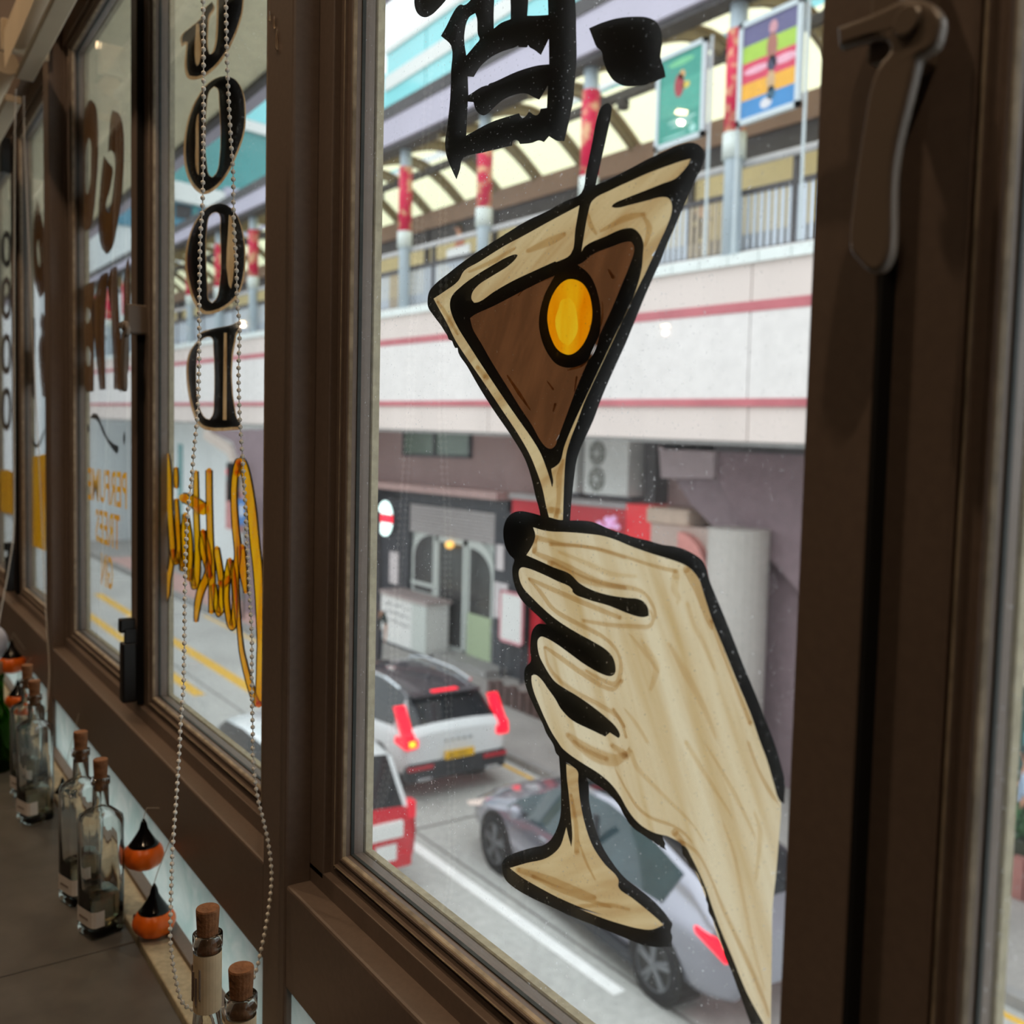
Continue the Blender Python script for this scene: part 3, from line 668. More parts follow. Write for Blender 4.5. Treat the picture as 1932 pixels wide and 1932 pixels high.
for pts, w in ((h((1190, 915), (1420, 990), (1700, 1100)), [10, 16, 8]), (h((1290, 960), (1500, 1060), (1800, 1160)), [8, 10, 6]), (h((1700, 980), (1640, 860), (1590, 720)), [3, 5, 3]), (i_((100, 1130), (330, 1120), (470, 1150)), [6, 10, 4]), (h((1540, 420), (1575, 620), (1580, 800)), [6, 8, 10])):
    stroke('brush_stroke', pts, w, YC3, fm, mg)

# ---- hand
hand_out = e((1075, 462), (1084, 402), (1110, 352), (1150, 322), (1200, 313), (1270, 325), (1340, 345), (1400, 366), (1500, 379), (1600, 378), (1700, 388), (1752, 408), (1800, 430), (1862, 455), (1932, 476)) + \
    g_((560, 490), (680, 520), (780, 549), (860, 560), (930, 580), (1000, 615), (1060, 660), (1090, 720), (1110, 800), (1150, 900), (1200, 1020), (1280, 1220), (1350, 1400), (1430, 1590), (1500, 1770)) + \
    i_((1458, -5), (1500, 130), (1532, 265), (1530, 425), (1500, 405), (1460, 290), (1410, 120)) + \
    g_((1465, 1932), (1400, 1740), (1300, 1500), (1200, 1250), (1130, 1080), (1090, 960), (1065, 880), (1040, 800), (1000, 742), (950, 698), (860, 660), (700, 610), (560, 560), (440, 510), (350, 485), (230, 470), (100, 460)) + \
    e((1412, 456), (1350, 446), (1285, 427), (1300, 480), (1290, 530), (1265, 580), (1237, 622), (1320, 658), (1430, 708), (1540, 752)) + \
    g_((200, 820), (300, 872), (420, 905), (540, 922), (602, 927), (650, 950), (680, 1000), (684, 1048), (640, 1057), (560, 1038), (400, 975), (250, 930), (150, 880)) + \
    e((1560, 862), (1450, 802), (1340, 750), (1250, 715), (1203, 709), (1186, 730), (1190, 790), (1215, 850), (1280, 922), (1360, 1000), (1430, 1060), (1500, 1110), (1600, 1170), (1700, 1225), (1790, 1280), (1840, 1332), (1862, 1400), (1858, 1450), (1830, 1470), (1780, 1460), (1650, 1390), (1540, 1310), (1450, 1245), (1370, 1200), (1340, 1193), (1319, 1215), (1316, 1262), (1330, 1330), (1360, 1392), (1400, 1460), (1440, 1510), (1500, 1552), (1600, 1612), (1700, 1682), (1800, 1762), (1870, 1832), (1894, 1888), (1884, 1905), (1822, 1866), (1790, 1894), (1700, 1850), (1560, 1780), (1480, 1700), (1440, 1630), (1390, 1560), (1340, 1490), (1300, 1460), (1275, 1466), (1273, 1500), (1290, 1580), (1330, 1680), (1370, 1772), (1420, 1872)) + \
    h((1450, 70), (1476, 108)) + i_((60, 90), (150, 150), (260, 220), (340, 290), (400, 370), (450, 460), (510, 540), (570, 590), (640, 625), (695, 640), (702, 672), (714, 700), (708, 718), (720, 746), (704, 736), (690, 730), (640, 695), (560, 640), (490, 590), (430, 510), (390, 430), (330, 360), (250, 300), (170, 245), (90, 180)) + \
    h((1440, 148), (1420, 90), (1372, 10)) + e((1350, 1800), (1290, 1680), (1240, 1560), (1222, 1470), (1230, 1410), (1268, 1365), (1264, 1300), (1266, 1222), (1280, 1150), (1320, 1105), (1383, 1108), (1320, 1050), (1250, 985), (1200, 930), (1160, 850), (1140, 760), (1141, 700), (1153, 655), (1120, 620), (1090, 560))
arm_line = i_((1392, 1945), (1300, 1945), (1240, 1780), (1190, 1640), (1172, 1590), (1160, 1560), (1132, 1500), (1114, 1450), (1112, 1425), (1098, 1390), (1074, 1310), (1045, 1240), (1036, 1215), (1010, 1170), (1002, 1110), (992, 1090), (990, 1050), (972, 1000), (962, 985), (940, 920), (912, 880), (880, 850), (858, 805), (832, 775), (828, 740), (818, 704), (850, 720), (890, 790), (950, 910), (1000, 1030), (1040, 1150), (1100, 1310), (1180, 1500), (1270, 1720))
hand_fill = e((1150, 460), (1230, 390), (1412, 412)) + g_((230, 425), (440, 485), (700, 572), (900, 622), (1030, 710), (1070, 800), (1110, 922), (1240, 1232), (1430, 1692)) + \
    i_((1430, 30), (1480, 232), (1508, 430), (1495, 650), (1470, 950), (1450, 1130), (1445, 1400), (1438, 1950), (1340, 1950), (1230, 1720), (1130, 1482), (1060, 1300), (1020, 1162), (985, 1060), (930, 912), (862, 790), (822, 700), (770, 668), (697, 640), (650, 650), (560, 612), (500, 566), (440, 482), (395, 402), (335, 327), (255, 262), (60, 132)) + \
    e((1425, 1925), (1360, 1800), (1310, 1680), (1262, 1560), (1252, 1462), (1292, 1400), (1290, 1232), (1322, 1152), (1415, 1118), (1340, 1040), (1262, 962), (1190, 852), (1163, 740), (1180, 690), (1160, 645), (1120, 560))
hp = thing('hand_painting', 'painted cream hand and forearm holding the martini glass by its stem', 'window painting', (0, 0, 0))
flat('black_outline', [hand_out], YB+.0002, INK, hp)
flat('black_outline', [arm_line], YB+.0002, INK, hp)
flat('cream_skin', [hand_fill], YC2+.0002, CREAM, hp)['label'] = 'cream painted skin of the hand'
WASH = [
    (e((1310, 500), (1400, 520), (1500, 545), (1620, 555), (1760, 585), (1930, 640)), [12, 9, 7, 6, 7, 6], 0), (e((1290, 600), (1380, 640), (1500, 690), (1620, 750), (1760, 810), (1930, 850)), [6, 11, 13, 12, 10, 9], 0), (e((1305, 520), (1300, 590)), [9, 10], 0),
    (g_((0, 545), (150, 555), (330, 575), (520, 630), (700, 690), (880, 735)), [8, 7, 6, 6, 7, 9], 0), (g_((0, 680), (200, 780), (380, 830), (560, 850), (660, 890), (720, 980), (740, 1060)), [14, 15, 12, 9, 7, 7, 5], 0), (g_((60, 600), (260, 680), (420, 750), (600, 770)), [6, 10, 10, 5], 1),
    (g_((950, 720), (1010, 800), (1060, 920), (1110, 1080), (1130, 1140)), [14, 22, 18, 12, 4], 0), (g_((880, 760), (870, 860), (900, 920), (890, 960)), [16, 13, 9, 4], 1), (g_((1130, 1080), (1200, 1280), (1290, 1520), (1400, 1800)), [9, 8, 6, 9], 0), (g_((960, 960), (1010, 1120), (1060, 1210), (1150, 1420)), [8, 10, 9, 5], 1),
    (e((1260, 790), (1340, 880), (1430, 1000), (1560, 1080), (1700, 1150), (1800, 1210), (1880, 1300), (1905, 1420), (1870, 1520), (1780, 1500), (1660, 1430)), [4, 7, 8, 9, 9, 7, 6, 8, 10, 8, 5], 0), (e((1260, 785), (1400, 850), (1560, 920), (1700, 980), (1900, 1060)), [5, 9, 10, 10, 8], 0), (g_((230, 1080), (420, 1110), (600, 1120), (690, 1120), (720, 1070), (700, 1010)), [7, 8, 9, 8, 6, 4], 0),
    (e((1370, 1265), (1400, 1400), (1480, 1500), (1600, 1590), (1740, 1660), (1870, 1740), (1932, 1820)), [4, 6, 8, 10, 9, 8, 6], 0), (e((1375, 1265), (1480, 1340), (1620, 1440), (1760, 1530), (1850, 1560), (1910, 1500)), [5, 9, 10, 9, 8, 8], 0), (g_((440, 1700), (500, 1800), (530, 1900)), [6, 6, 5], 0),
    (h((1520, 20), (1620, 100), (1720, 160), (1830, 190), (1900, 150)), [9, 20, 26, 24, 12], 0), (h((1560, 60), (1660, 130), (1780, 180)), [5, 9, 9], 0), (i_((350, 20), (420, 70), (450, 100), (470, 40)), [8, 14, 12, 5], 0),
    (i_((370, 180), (450, 330), (530, 450), (620, 520), (760, 570), (850, 630), (900, 690)), [2, 4, 6, 6, 6, 6, 3], 0), (i_((820, 680), (940, 760), (1030, 930), (1120, 1150), (1260, 1450), (1390, 1750), (1430, 1880)), [10, 6, 5, 7, 9, 7, 5], 0), (i_((780, 620), (840, 700)), [14, 10], 0),
    (i_((1290, 0), (1360, 190), (1440, 340), (1490, 410)), [5, 7, 8, 4], 0), (i_((480, 60), (520, 170), (620, 280), (760, 420), (900, 560), (980, 680)), [8, 9, 8, 6, 5, 3], 1), (i_((860, 0), (960, 170), (1060, 330), (1180, 520)), [8, 9, 7, 3], 1), (i_((1000, 20), (1180, 330), (1330, 640)), [3, 8, 4], 1), (i_((1330, 480), (1370, 640), (1340, 940)), [4, 10, 5], 1), (i_((1120, 560), (1200, 800), (1300, 1300), (1400, 1700)), [3, 8, 7, 4], 1),
    (g_((640, 1220), (740, 1400), (700, 1560)), [5, 14, 6], 1), (g_((830, 1240), (950, 1450), (1080, 1700), (1160, 1900)), [6, 15, 11, 5], 1), (g_((560, 1180), (660, 1300), (760, 1440)), [4, 9, 5], 1), (g_((520, 1700), (600, 1800), (680, 1932)), [3, 8, 6], 1)]
for pts, w, k in WASH:
    stroke('brush_stroke', pts, w, YC3+random.random()*.0004, fm2 if k else fm, hp)

# ---- the character above the glass and the drop beside it
char_out = a((527, 252), (565, 185), (610, 95), (640, 50), (665, 32), (690, 36), (740, -5), (775, -60), (640, -110), (620, -190), (1100, -240), (1600, -260), (1620, -170), (1462, -120), (1472, 60), (1476, 250), (1478, 430), (1466, 560), (1455, 700), (1428, 835), (1392, 990), (1340, 985), (1285, 955), (1250, 996), (1215, 985), (1165, 1002), (1082, 1010), (1066, 985), (1042, 980), (1028, 995), (1026, 1020), (960, 1035), (820, 1070), (680, 1112), (660, 1190), (636, 1258), (600, 1180), (566, 1090), (556, 1000), (570, 900), (592, 690), (598, 500), (598, 320))
char_h = [a((768, 92), (780, 130), (786, 240), (798, 275), (770, 312), (705, 390), (692, 300), (691, 245), (724, 122)), a((905, -70), (1010, -90), (1016, 40), (1016, 134), (950, 160), (898, 200), (897, 100)), a((1146, -90), (1274, -100), (1280, 105), (1180, 110), (1132, 110)),
          a((1284, 272), (1286, 450), (1200, 460), (1060, 502), (900, 575), (862, 590), (858, 600), (846, 598), (720, 668), (715, 535), (757, 540), (800, 470), (880, 400), (960, 360), (1055, 328), (1068, 318), (1072, 330), (1130, 332), (1138, 314), (1150, 332), (1182, 350), (1228, 386)),
          a((1277, 600), (1270, 756), (1225, 764), (1218, 790), (1196, 808), (1170, 800), (1160, 790), (1142, 784), (1120, 815), (1104, 825), (1088, 818), (1075, 794), (1000, 815), (880, 856), (705, 950), (716, 712), (755, 716), (772, 770), (800, 800), (832, 808), (900, 752), (970, 695), (1060, 660), (1120, 655), (1180, 682), (1216, 698))]
ct = thing('painted_character', 'black brush painted character cut by the top of the frame on the large pane', 'painted lettering', (0, 0, 0))
flat('brush_strokes', [char_out]+char_h, YB, INK, ct)
flat('brush_dot', [a((345, -60), (342, 40), (368, 100), (413, 122), (460, 105), (510, 60), (570, -10), (600, -70))], YB, INK, ct)
dr = flat('painted_drop', [b((42, 198), (130, 160), (240, 128), (380, 116), (450, 122), (510, 150), (545, 210), (554, 290), (545, 370), (543, 405), (565, 470), (580, 540), (520, 565), (440, 595), (350, 607), (280, 600), (210, 560), (165, 490), (140, 420), (130, 362), (95, 330), (70, 270))], YB, INK, None)
tag(dr, 'black leaf shaped brush dot right of the character', 'painted lettering')

# ---- GOOD, down the middle bay
p = lambda *q: C(0, 0, S1, *q)
q_ = lambda *q: C(0, 480, S1, *q)
GOODL = [
    ([p((1705, -90), (1700, 0), (1690, 90), (1640, 240), (1560, 390), (1470, 490), (1380, 535), (1328, 530), (1312, 490), (1316, 296), (1298, 290), (1280, 308), (1280, 250), (1350, 185), (1425, 115), (1442, 60), (1486, 12), (1497, 45), (1462, 110), (1452, 200), (1450, 330), (1466, 380), (1490, 375), (1515, 320), (1528, 200), (1532, -90))], [p((1374, 170), (1394, 165), (1394, 450), (1381, 461), (1371, 440))]),
    ([p((1590, 535), (1650, 560), (1700, 650), (1715, 780), (1705, 920), (1650, 1080), (1580, 1220), (1500, 1310), (1430, 1340), (1370, 1300), (1320, 1200), (1302, 1080), (1310, 930), (1340, 800), (1400, 670), (1470, 580), (1540, 540))], [p((1500, 605), (1525, 620), (1537, 700), (1537, 1150), (1520, 1210), (1490, 1245), (1465, 1230), (1450, 1180), (1448, 720), (1465, 640)), p((1380, 820), (1392, 790), (1393, 1230), (1378, 1200), (1372, 1000))]),
    ([[(417, 384), (435, 392), (448, 410), (457, 440), (461, 480), (458, 520), (449, 550), (430, 572), (405, 585), (386, 586), (370, 568), (360, 540), (353, 500), (356, 460), (365, 430), (380, 405), (398, 388)]], [[(407, 400), (414, 404), (416, 430), (414, 545), (408, 565), (400, 572), (393, 566), (391, 545), (391, 420), (396, 406)], [(432, 405), (437, 410), (440, 520), (436, 545), (431, 535)]]),
    ([q_((1405, 555), (1500, 520), (1640, 490), (1680, 465), (1690, 480), (1672, 520), (1650, 560), (1648, 1120), (1665, 1160), (1685, 1190), (1680, 1208), (1450, 1208), (1405, 1180), (1370, 1110), (1340, 1000), (1322, 870), (1322, 760), (1340, 680), (1380, 620), (1400, 600))], [q_((1470, 575), (1490, 590), (1498, 650), (1502, 1050), (1495, 1120), (1470, 1160), (1440, 1150), (1410, 1110), (1385, 1030), (1375, 900), (1376, 760), (1390, 650), (1420, 590)), q_((1570, 550), (1590, 550), (1588, 1160), (1562, 1160))])]
gt = thing('black_lettering', 'black gold edged mirror letters running down the lettered middle pane', 'painted lettering', (0, 0, 0))
for o_, hs in GOODL:
    l = flat('letter', [o_[0]]+hs, YB, INK, gt)
    ed = [(x-.8, y+3.0) for x, y in o_[0]]
    flat('gold_edge', [grow(ed, 3.2)] + ([grow(hs[0], -1.0)] if len(hs) > 1 else []), YC2, GOLD, l)['label'] = 'pale gold edge of the letter'

# ---- Cocktail script
t = lambda *q: C(300, 840, 8.782, *q)
u = lambda *q: C(300, 1040, 8.782, *q)
w_ = lambda *q: C(300, 1220, 8.782, *q)
cs = thing('script_lettering', 'orange mirror script outlined in black at the foot of the middle pane', 'painted lettering', (0, 0, 0))
ST = [
    ('letter', t((1300, 470), (1330, 270), (1400, 330), (1470, 620), (1540, 1100), (1600, 1700)) + u((1640, 300), (1672, 900), (1690, 1500)) + w_((1680, 100), (1672, 600), (1655, 950)), [10, 10, 11, 12, 13, 13, 13, 11, 10, 9, 10, 10]),
    ('letter', w_((1650, 960), (1590, 860), (1500, 600), (1410, 250), (1365, 20)) + u((1330, 1250), (1300, 900), (1275, 400)) + t((1310, 1800), (1270, 1350), (1245, 900), (1265, 480), (1320, 280)), [9, 9, 8, 7, 6, 5, 6, 8, 9, 9, 8, 8, 9]),
    ('letter', t((1370, 1680)) + u((1380, 60), (1400, 350), (1440, 680)), [8, 10, 10, 4]),
    ('letter', u((1175, 140), (1130, 450), (1120, 780), (1160, 1120), (1210, 1260), (1255, 1120), (1262, 700), (1230, 350), (1185, 170)), [6, 8, 7, 7, 8, 8, 7, 7, 6]),
    ('letter', u((1170, 430), (1080, 540), (1000, 520)), [6, 8, 6]),
    ('letter', t((960, 1700)) + u((970, 60), (1010, 300), (1040, 600), (1030, 900), (1005, 1040), (950, 860), (915, 560)), [6, 8, 8, 7, 7, 8, 7, 6]),
    ('letter', t((830, 420), (835, 900), (850, 1500)) + u((870, 200), (880, 600), (868, 1010)), [8, 8, 8, 9, 8, 6]),
    ('letter', t((730, 1420), (730, 1700)) + u((760, 100), (830, 330), (860, 420)), [6, 9, 8, 7, 7]),
    ('letter', t((730, 1430), (790, 1600), (840, 1850)) + u((830, 250), (800, 420), (700, 640), (640, 900), (615, 1160)), [5, 6, 6, 8, 10, 10, 8, 4]),
    ('letter', t((615, 440), (615, 850), (625, 1300), (640, 1700)) + u((640, 200), (620, 520), (590, 590), (560, 480), (550, 300)), [5, 7, 7, 7, 8, 8, 7, 6, 5]),
    ('letter', t((395, 870), (480, 890), (590, 950), (730, 1060)), [12, 14, 16, 18]),
    ('letter', t((440, 1150), (430, 1450), (440, 1800)) + u((420, 250), (390, 300), (370, 150), (360, 0)), [7, 9, 8, 8, 6, 5, 4]),
    ('letter', t((460, 1180), (510, 1500), (520, 1850)) + u((510, 250), (505, 470)), [5, 6, 7, 7, 6]),
    ('letter', t((290, 900), (310, 1300), (330, 1700)) + u((310, 130), (290, 190), (250, 90), (230, -20)), [4, 6, 5, 6, 6, 5, 4]),
    ('letter', t((283, 380), (285, 540), (290, 700)), [4, 6, 4]),
    ('letter', t((145, 160), (160, 500), (170, 900), (200, 1350), (225, 1750)) + u((200, 250), (150, 480), (120, 700), (100, 830)), [4, 8, 8, 7, 7, 6, 8, 10, 6])]
for k, (nm, pts, w) in enumerate(ST):
    w = [v*1.22+.6 for v in w]
    s = stroke(nm, pts, w, YC1+k*.00004, YEL, cs)
    L_, R_ = ribbon(pts, [v+2.2 for v in w])
    for side in (L_, R_):
        stroke('black_edge', side[::3]+[side[-1]] if len(side) > 4 else side, 2.4, YC2+.0006+k*.00003, INK, s)

# ---- brown lettering on the next pane
bl = thing('brown_lettering', 'brown mirror letters and a black flourish on the pane left of the bolts', 'painted lettering', (0, 0, 0))
BRL = [([p((640, 697), (670, 740), (685, 850), (688, 1050), (675, 1300), (655, 1500), (630, 1600), (600, 1620), (575, 1580), (560, 1450), (555, 1200), (565, 1000), (590, 800), (615, 720))], [p((622, 960), (636, 1000), (637, 1100), (625, 1330), (612, 1370), (600, 1340), (598, 1200), (605, 1020))]),
       ([p((790, 772), (835, 800), (862, 890), (870, 1050), (865, 1200), (850, 1400), (815, 1620), (785, 1740), (750, 1785), (715, 1740), (692, 1600), (695, 1420), (712, 1220), (728, 1092), (760, 1140), (790, 1180), (783, 1260), (765, 1350), (745, 1415), (748, 1480), (765, 1492), (785, 1400), (800, 1270), (807, 1130), (795, 1070), (775, 1050), (757, 1070), (765, 950), (780, 800))], []),
       ([q_((575, 240), (600, 215), (660, 185), (658, 960), (610, 965), (590, 920), (572, 800), (568, 700), (580, 620), (572, 540), (566, 430), (568, 300))], [q_((610, 370), (628, 390), (625, 470), (610, 490), (598, 440)), q_((610, 640), (628, 660), (630, 780), (612, 785), (600, 720))]),
       ([q_((700, 155), (758, 120), (735, 500), (740, 945), (698, 950))], []),
       ([q_((772, 112), (820, 82), (838, 480), (848, 600), (868, 440), (885, 60), (905, 25), (915, 300), (905, 600), (880, 900), (855, 930), (850, 965), (825, 945), (798, 945), (795, 760), (780, 420))], [])]
for o_, hs in BRL:
    l = flat('letter', [o_[0]]+hs, YC1, BRN, bl, sub=3)
    bd = [Vector(v) for v in smooth_poly(o_[0], 3)]
    flat('dark_edge', [[tuple(v) for v in grow([(x, y) for x, y in bd], .2)], [tuple(v) for v in grow([(x, y) for x, y in bd], -1.1)]], YB, INK, l, smooth=False)
flat('flourish', [q_((630, 1145), (655, 1110), (680, 1120), (710, 1180), (760, 1290), (800, 1330), (830, 1345), (825, 1390), (815, 1398), (770, 1340), (720, 1250), (690, 1180), (660, 1150))], YB, INK, bl)
flat('dot', [q_((872, 1232), (878, 1290), (870, 1345), (862, 1290))], YB, INK, bl)
flat('dot', [q_((612, 1190), (622, 1200), (624, 1240), (612, 1250))], YB, INK, bl)
yl = thing('orange_lettering', 'three lines of small orange mirror capitals below the brown lettering', 'painted lettering', (0, 0, 0))
YELT = paint_mat('orange_text_paint', (255, 190, 40), (240, 150, 6), R(5), 40, 6)
def text(name, s, pr, pt, pb, wide, m, parent, y=YC1):
    """mirrored word: pr = photo pixel of its right-hand end, top and bottom rows there"""
    cu = bpy.data.curves.new(name, 'FONT'); cu.body = s; cu.fill_mode = 'FRONT'; cu.offset = .012; cu.resolution_u = 2
    o = bpy.data.objects.new(name, cu); COL.objects.link(o)
    dg = bpy.context.evaluated_depsgraph_get(); me = bpy.data.meshes.new_from_object(o.evaluated_get(dg)); bpy.data.objects.remove(o)
    xs = [v.co.x for v in me.vertices]; ys = [v.co.y for v in me.vertices]; x0, x1, y0, y1 = min(xs), max(xs), min(ys), max(ys)
    T_, B_ = aY(pr, pt, y), aY(pr, pb, y)
    for v in me.vertices:
        fx = (v.co.x-x0)/(x1-x0); fy = (v.co.y-y0)/(y1-y0)
        v.co = Vector((T_.x-fx*wide, y, B_.z+(T_.z-B_.z)*fy))
    return obj(name, me, m, parent)
text('word', 'PERFUME', 239, 892, 962, .345, YELT, yl)
text('word', 'TREES', 226, 972, 1040, .215, YELT, yl)
text('word', 'GIN', 213, 1052, 1116, .105, YELT, yl)

# ---- the two farthest panes
fl = thing('far_lettering', 'blurred black ring letters over an orange band on the farthest pane', 'painted lettering', (0, 0, 0))
for cy, hh in ((470, 36), (563, 42), (668, 40), (772, 42)):
    ou = [(12+10*math.cos(k*.5236), cy+hh*math.sin(k*.5236)) for k in range(12)]; inn = [(12+4*math.cos(k*.5236), cy+(hh-13)*math.sin(k*.5236)) for k in range(12)]
    flat('letter', [ou, inn], YB, INK, fl)
flat('orange_band', [[(-6, 888), (14, 886), (26, 892), (27, 972), (10, 968), (-6, 962)]], YC1, YELT, fl, smooth=False)
fb = thing('far_brown_lettering', 'blurred brown letter shapes over orange on the narrow far pane', 'painted lettering', (0, 0, 0))
flat('letter', [[(70, 375), (76, 400), (84, 440), (86, 520), (82, 555), (74, 562), (68, 540), (62, 490), (62, 440), (66, 400)], [(72, 450), (75, 500), (74, 510), (70, 470)]], YC1, BRN, fb)
flat('letter', [[(79, 588), (85, 600), (85, 750), (80, 748), (75, 700), (74, 640), (78, 630), (75, 610)]], YC1, BRN, fb)
flat('letter', [[(62, 600), (66, 600), (66, 755), (62, 750)]], YB, INK, fb)
flat('flourish', [[(60, 812), (66, 836), (72, 838), (84, 808), (84, 816), (72, 846), (64, 842)]], YB, INK, fb)
flat('orange_band', [[(62, 862), (86, 856), (86, 1040), (62, 1030)]], YC1, YELT, fb, smooth=False)

# ================================================================== THE STREET
ROAD = mat('worn_concrete_road', (186, 186, 182), .75, var=.12, scale=.5, bump=.05, var2=.10, scale2=9)
PAVE = mat('grey_paving', (158, 154, 150), .8, var=.1, scale=1.5, var2=.08, scale2=20)
PINKT = mat('pink_paving', (196, 158, 150), .8, var=.1, scale=2)
KERB = mat('granite_kerb', (150, 148, 146), .8, var=.12, scale=4)
WLINE = mat('white_road_paint', (250, 250, 248), .7, var=.06, scale=6)
YLINE = mat('yellow_road_paint', (232, 184, 70), .7, var=.10, scale=8)
CONC = mat('white_concrete', (232, 226, 224), .8, var=.04, scale=.8, var2=.04, scale2=5, stretch=(1.5, 1, .3))
PINKC = mat('pinkish_concrete', (226, 212, 206), .8, var=.05, scale=.8, stretch=(1.5, 1, .3))
REDL = mat('faded_red_band', (198, 112, 120), .7, var=.1, scale=2)
MAUVE = mat('mauve_tiles', (142, 122, 128), .75, var=.08, scale=6, var2=.05, scale2=40)
PALEM = mat('pale_mauve_panel', (176, 160, 164), .75, var=.05)
LILAC = mat('lilac_fascia', (194, 188, 206), .6, var=.04, scale=1)
STEEL = mat('dark_grey_steel', (78, 74, 76), .6, var=.15, scale=3)
BROWNB = mat('brown_beam', (150, 122, 106), .7, var=.08, scale=2)
ROOFP = sheet_mat('cream_roof_panel', (255, 246, 206), .85)
RIB = mat('olive_rib', (136, 122, 96), .6, var=.08)
COLW = mat('white_column', (222, 230, 226), .5, var=.05, scale=3)
COLB = mat('pale_blue_column', (196, 210, 220), .5, var=.05, scale=3)
RAILW = mat('pale_bluish_rail', (206, 214, 226), .5, var=.05)
RAILG = mat('light_grey_rail', (196, 194, 196), .45, var=.06)
CREAMW = mat('cream_back_panel', (226, 208, 160), .7, var=.06, scale=2)
WHITE = mat('plain_white', (238, 238, 236), .6, var=.03)

struct('road', B(-90, 12, 2.6, 9.0, -.1, 0), ROAD, 'grey concrete road')
struct('near_pavement', B(-90, 12, .12, 2.6, -.1, .13), mat('pale_mottled_paving', (232, 240, 236), .8, var=.08, scale=2.5, var2=.06, scale2=14), 'grey pavement below the windows')
struct('far_pavement', B(-90, 12, 9.15, 12.4, -.1, .13), PAVE, 'grey pavement under the footbridge')
struct('ground', B(-140, 60, -30, 120, -.3, -.11), PAVE, 'ground')
k = sgroup('kerb_line', 'granite kerb of the far pavement')
for i in range(60): obj('kerb_stone', B(-40+i*.8+.008, -40+(i+1)*.8-.008, 9.0, 9.15, -.05, .14, .01), KERB, k)
s_ = struct('road_line', B(-11.3, -6.9, 5.80, 5.95, 0, .004), WLINE, 'white line along the middle of the road')
s_ = struct('road_line', B(-36, -19.8, 6.75, 7.05, 0, .004), YLINE, 'broad yellow line far down the road')
s_ = struct('road_line', B(-34, -20.4, 5.65, 5.90, 0, .004), YLINE, 'second yellow line far down the road')
s_ = struct('road_line', B(-30, 4, 8.78, 8.88, 0, .004), YLINE, 'yellow line along the far kerb')
struct('road_joint', B(-11.62, -11.56, 2.7, 8.7, 0, .002), mat('tar_joint', (120, 118, 114), .8, var=.1), 'dark joint across the road')
struct('road_joint', B(-30, 4, 6.10, 6.14, 0, .002), MATS['tar_joint'], 'dark joint along the road')
struct('pink_paving', B(-46, -22, 9.3, 10.6, .13, .145), PINKT, 'pink paved strip on the far pavement')

# balcony slab of our own building overhead
SOFF = mat('mottled_cream_soffit', (252, 242, 208), .9, var=.05, scale=3, var2=.06, scale2=14)
g = thing('balcony_slab', 'cream mottled balcony slab overhanging the left windows', 'balcony', (0, 0, 7.43))
obj('slab', B(-40, 10, .03, 1.48, 0, .3), SOFF, g)
obj('edge_beam', B(-40, 10, 1.48, 1.53, -.03, .3), STEEL, g)
obj('edge_trim', B(-40, 10, 1.53, 1.62, -.02, .3), LILAC, g)
# ------------------------------------------------------------------ footbridge (rises gently to the left)
SL = .031
fb = thing('footbridge', 'white covered footbridge with two red bands crossing behind the painted glass', 'footbridge', (0, 0, 0))
XA, XB = -53.0, 2.0
def zl(a_, x, s=SL): return a_-s*x
def slab(bm, x0, x1, y0, y1, a0, a1, s0=SL, s1=SL):
    """bar along the bridge between two sloping lines"""
    vs = [bm.verts.new(q) for q in ((x0, y0, zl(a0, x0, s0)), (x1, y0, zl(a0, x1, s0)), (x1, y1, zl(a0, x1, s0)), (x0, y1, zl(a0, x0, s0)), (x0, y0, zl(a1, x0, s1)), (x1, y0, zl(a1, x1, s1)), (x1, y1, zl(a1, x1, s1)), (x0, y1, zl(a1, x0, s1)))]
    for f in ((0, 3, 2, 1), (4, 5, 6, 7), (0, 1, 5, 4), (1, 2, 6, 5), (2, 3, 7, 6), (3, 0, 4, 7)): bm.faces.new([vs[j] for j in f])
    return bm
def SB(*q, **k): return slab(bmesh.new(), *q, **k)
bx = [XA, -48, -43, -36, -29, -22, -15.5, -9, XB]
for x0, x1 in zip(bx, bx[1:]):
    obj('parapet_panel', SB(x0+.012, x1-.012, 9.8, 10.0, 5.96, 7.16, .0262, .0325), CONC, fb)
    obj('parapet_panel', SB(x0+.012, x1-.012, 9.8, 10.0, 7.24, 7.78, .0325, SL), PINKC, fb)
    obj('parapet_panel', SB(x0+.012, x1-.012, 9.83, 10.0, 5.42, 5.90, .0225, .0262), PINKC, fb)
obj('red_band', SB(XA, XB, 9.79, 9.98, 7.11, 7.25, .0325, .0325), REDL, fb)['label'] = 'upper faded red band'
obj('red_band', SB(XA, XB, 9.79, 9.98, 5.87, 5.98, .0262, .0262), REDL, fb)['label'] = 'lower faded red band'
obj('deck', SB(XA, XB, 9.95, 12.38, 5.5, 8.0, .0225, SL), CONC, fb)
obj('walkway', SB(XA, XB, 10.15, 12.3, 7.9, 8.28), PAVE, fb)
obj('drip_edge', SB(XA, XB, 9.86, 9.98, 5.36, 5.44, .0225, .0225), KERB, fb)
kb = mat('white_tile_kerb', (232, 238, 236), .4, var=.05, scale=5)
for i in range(70): obj('kerb_block', SB(-38+i*.55+.008, -38+(i+1)*.55-.008, 9.74, 10.05, 7.78, 7.93), kb, fb)
obj('kerb_run', SB(XA, -38, 9.74, 10.05, 7.78, 7.93), kb, fb)
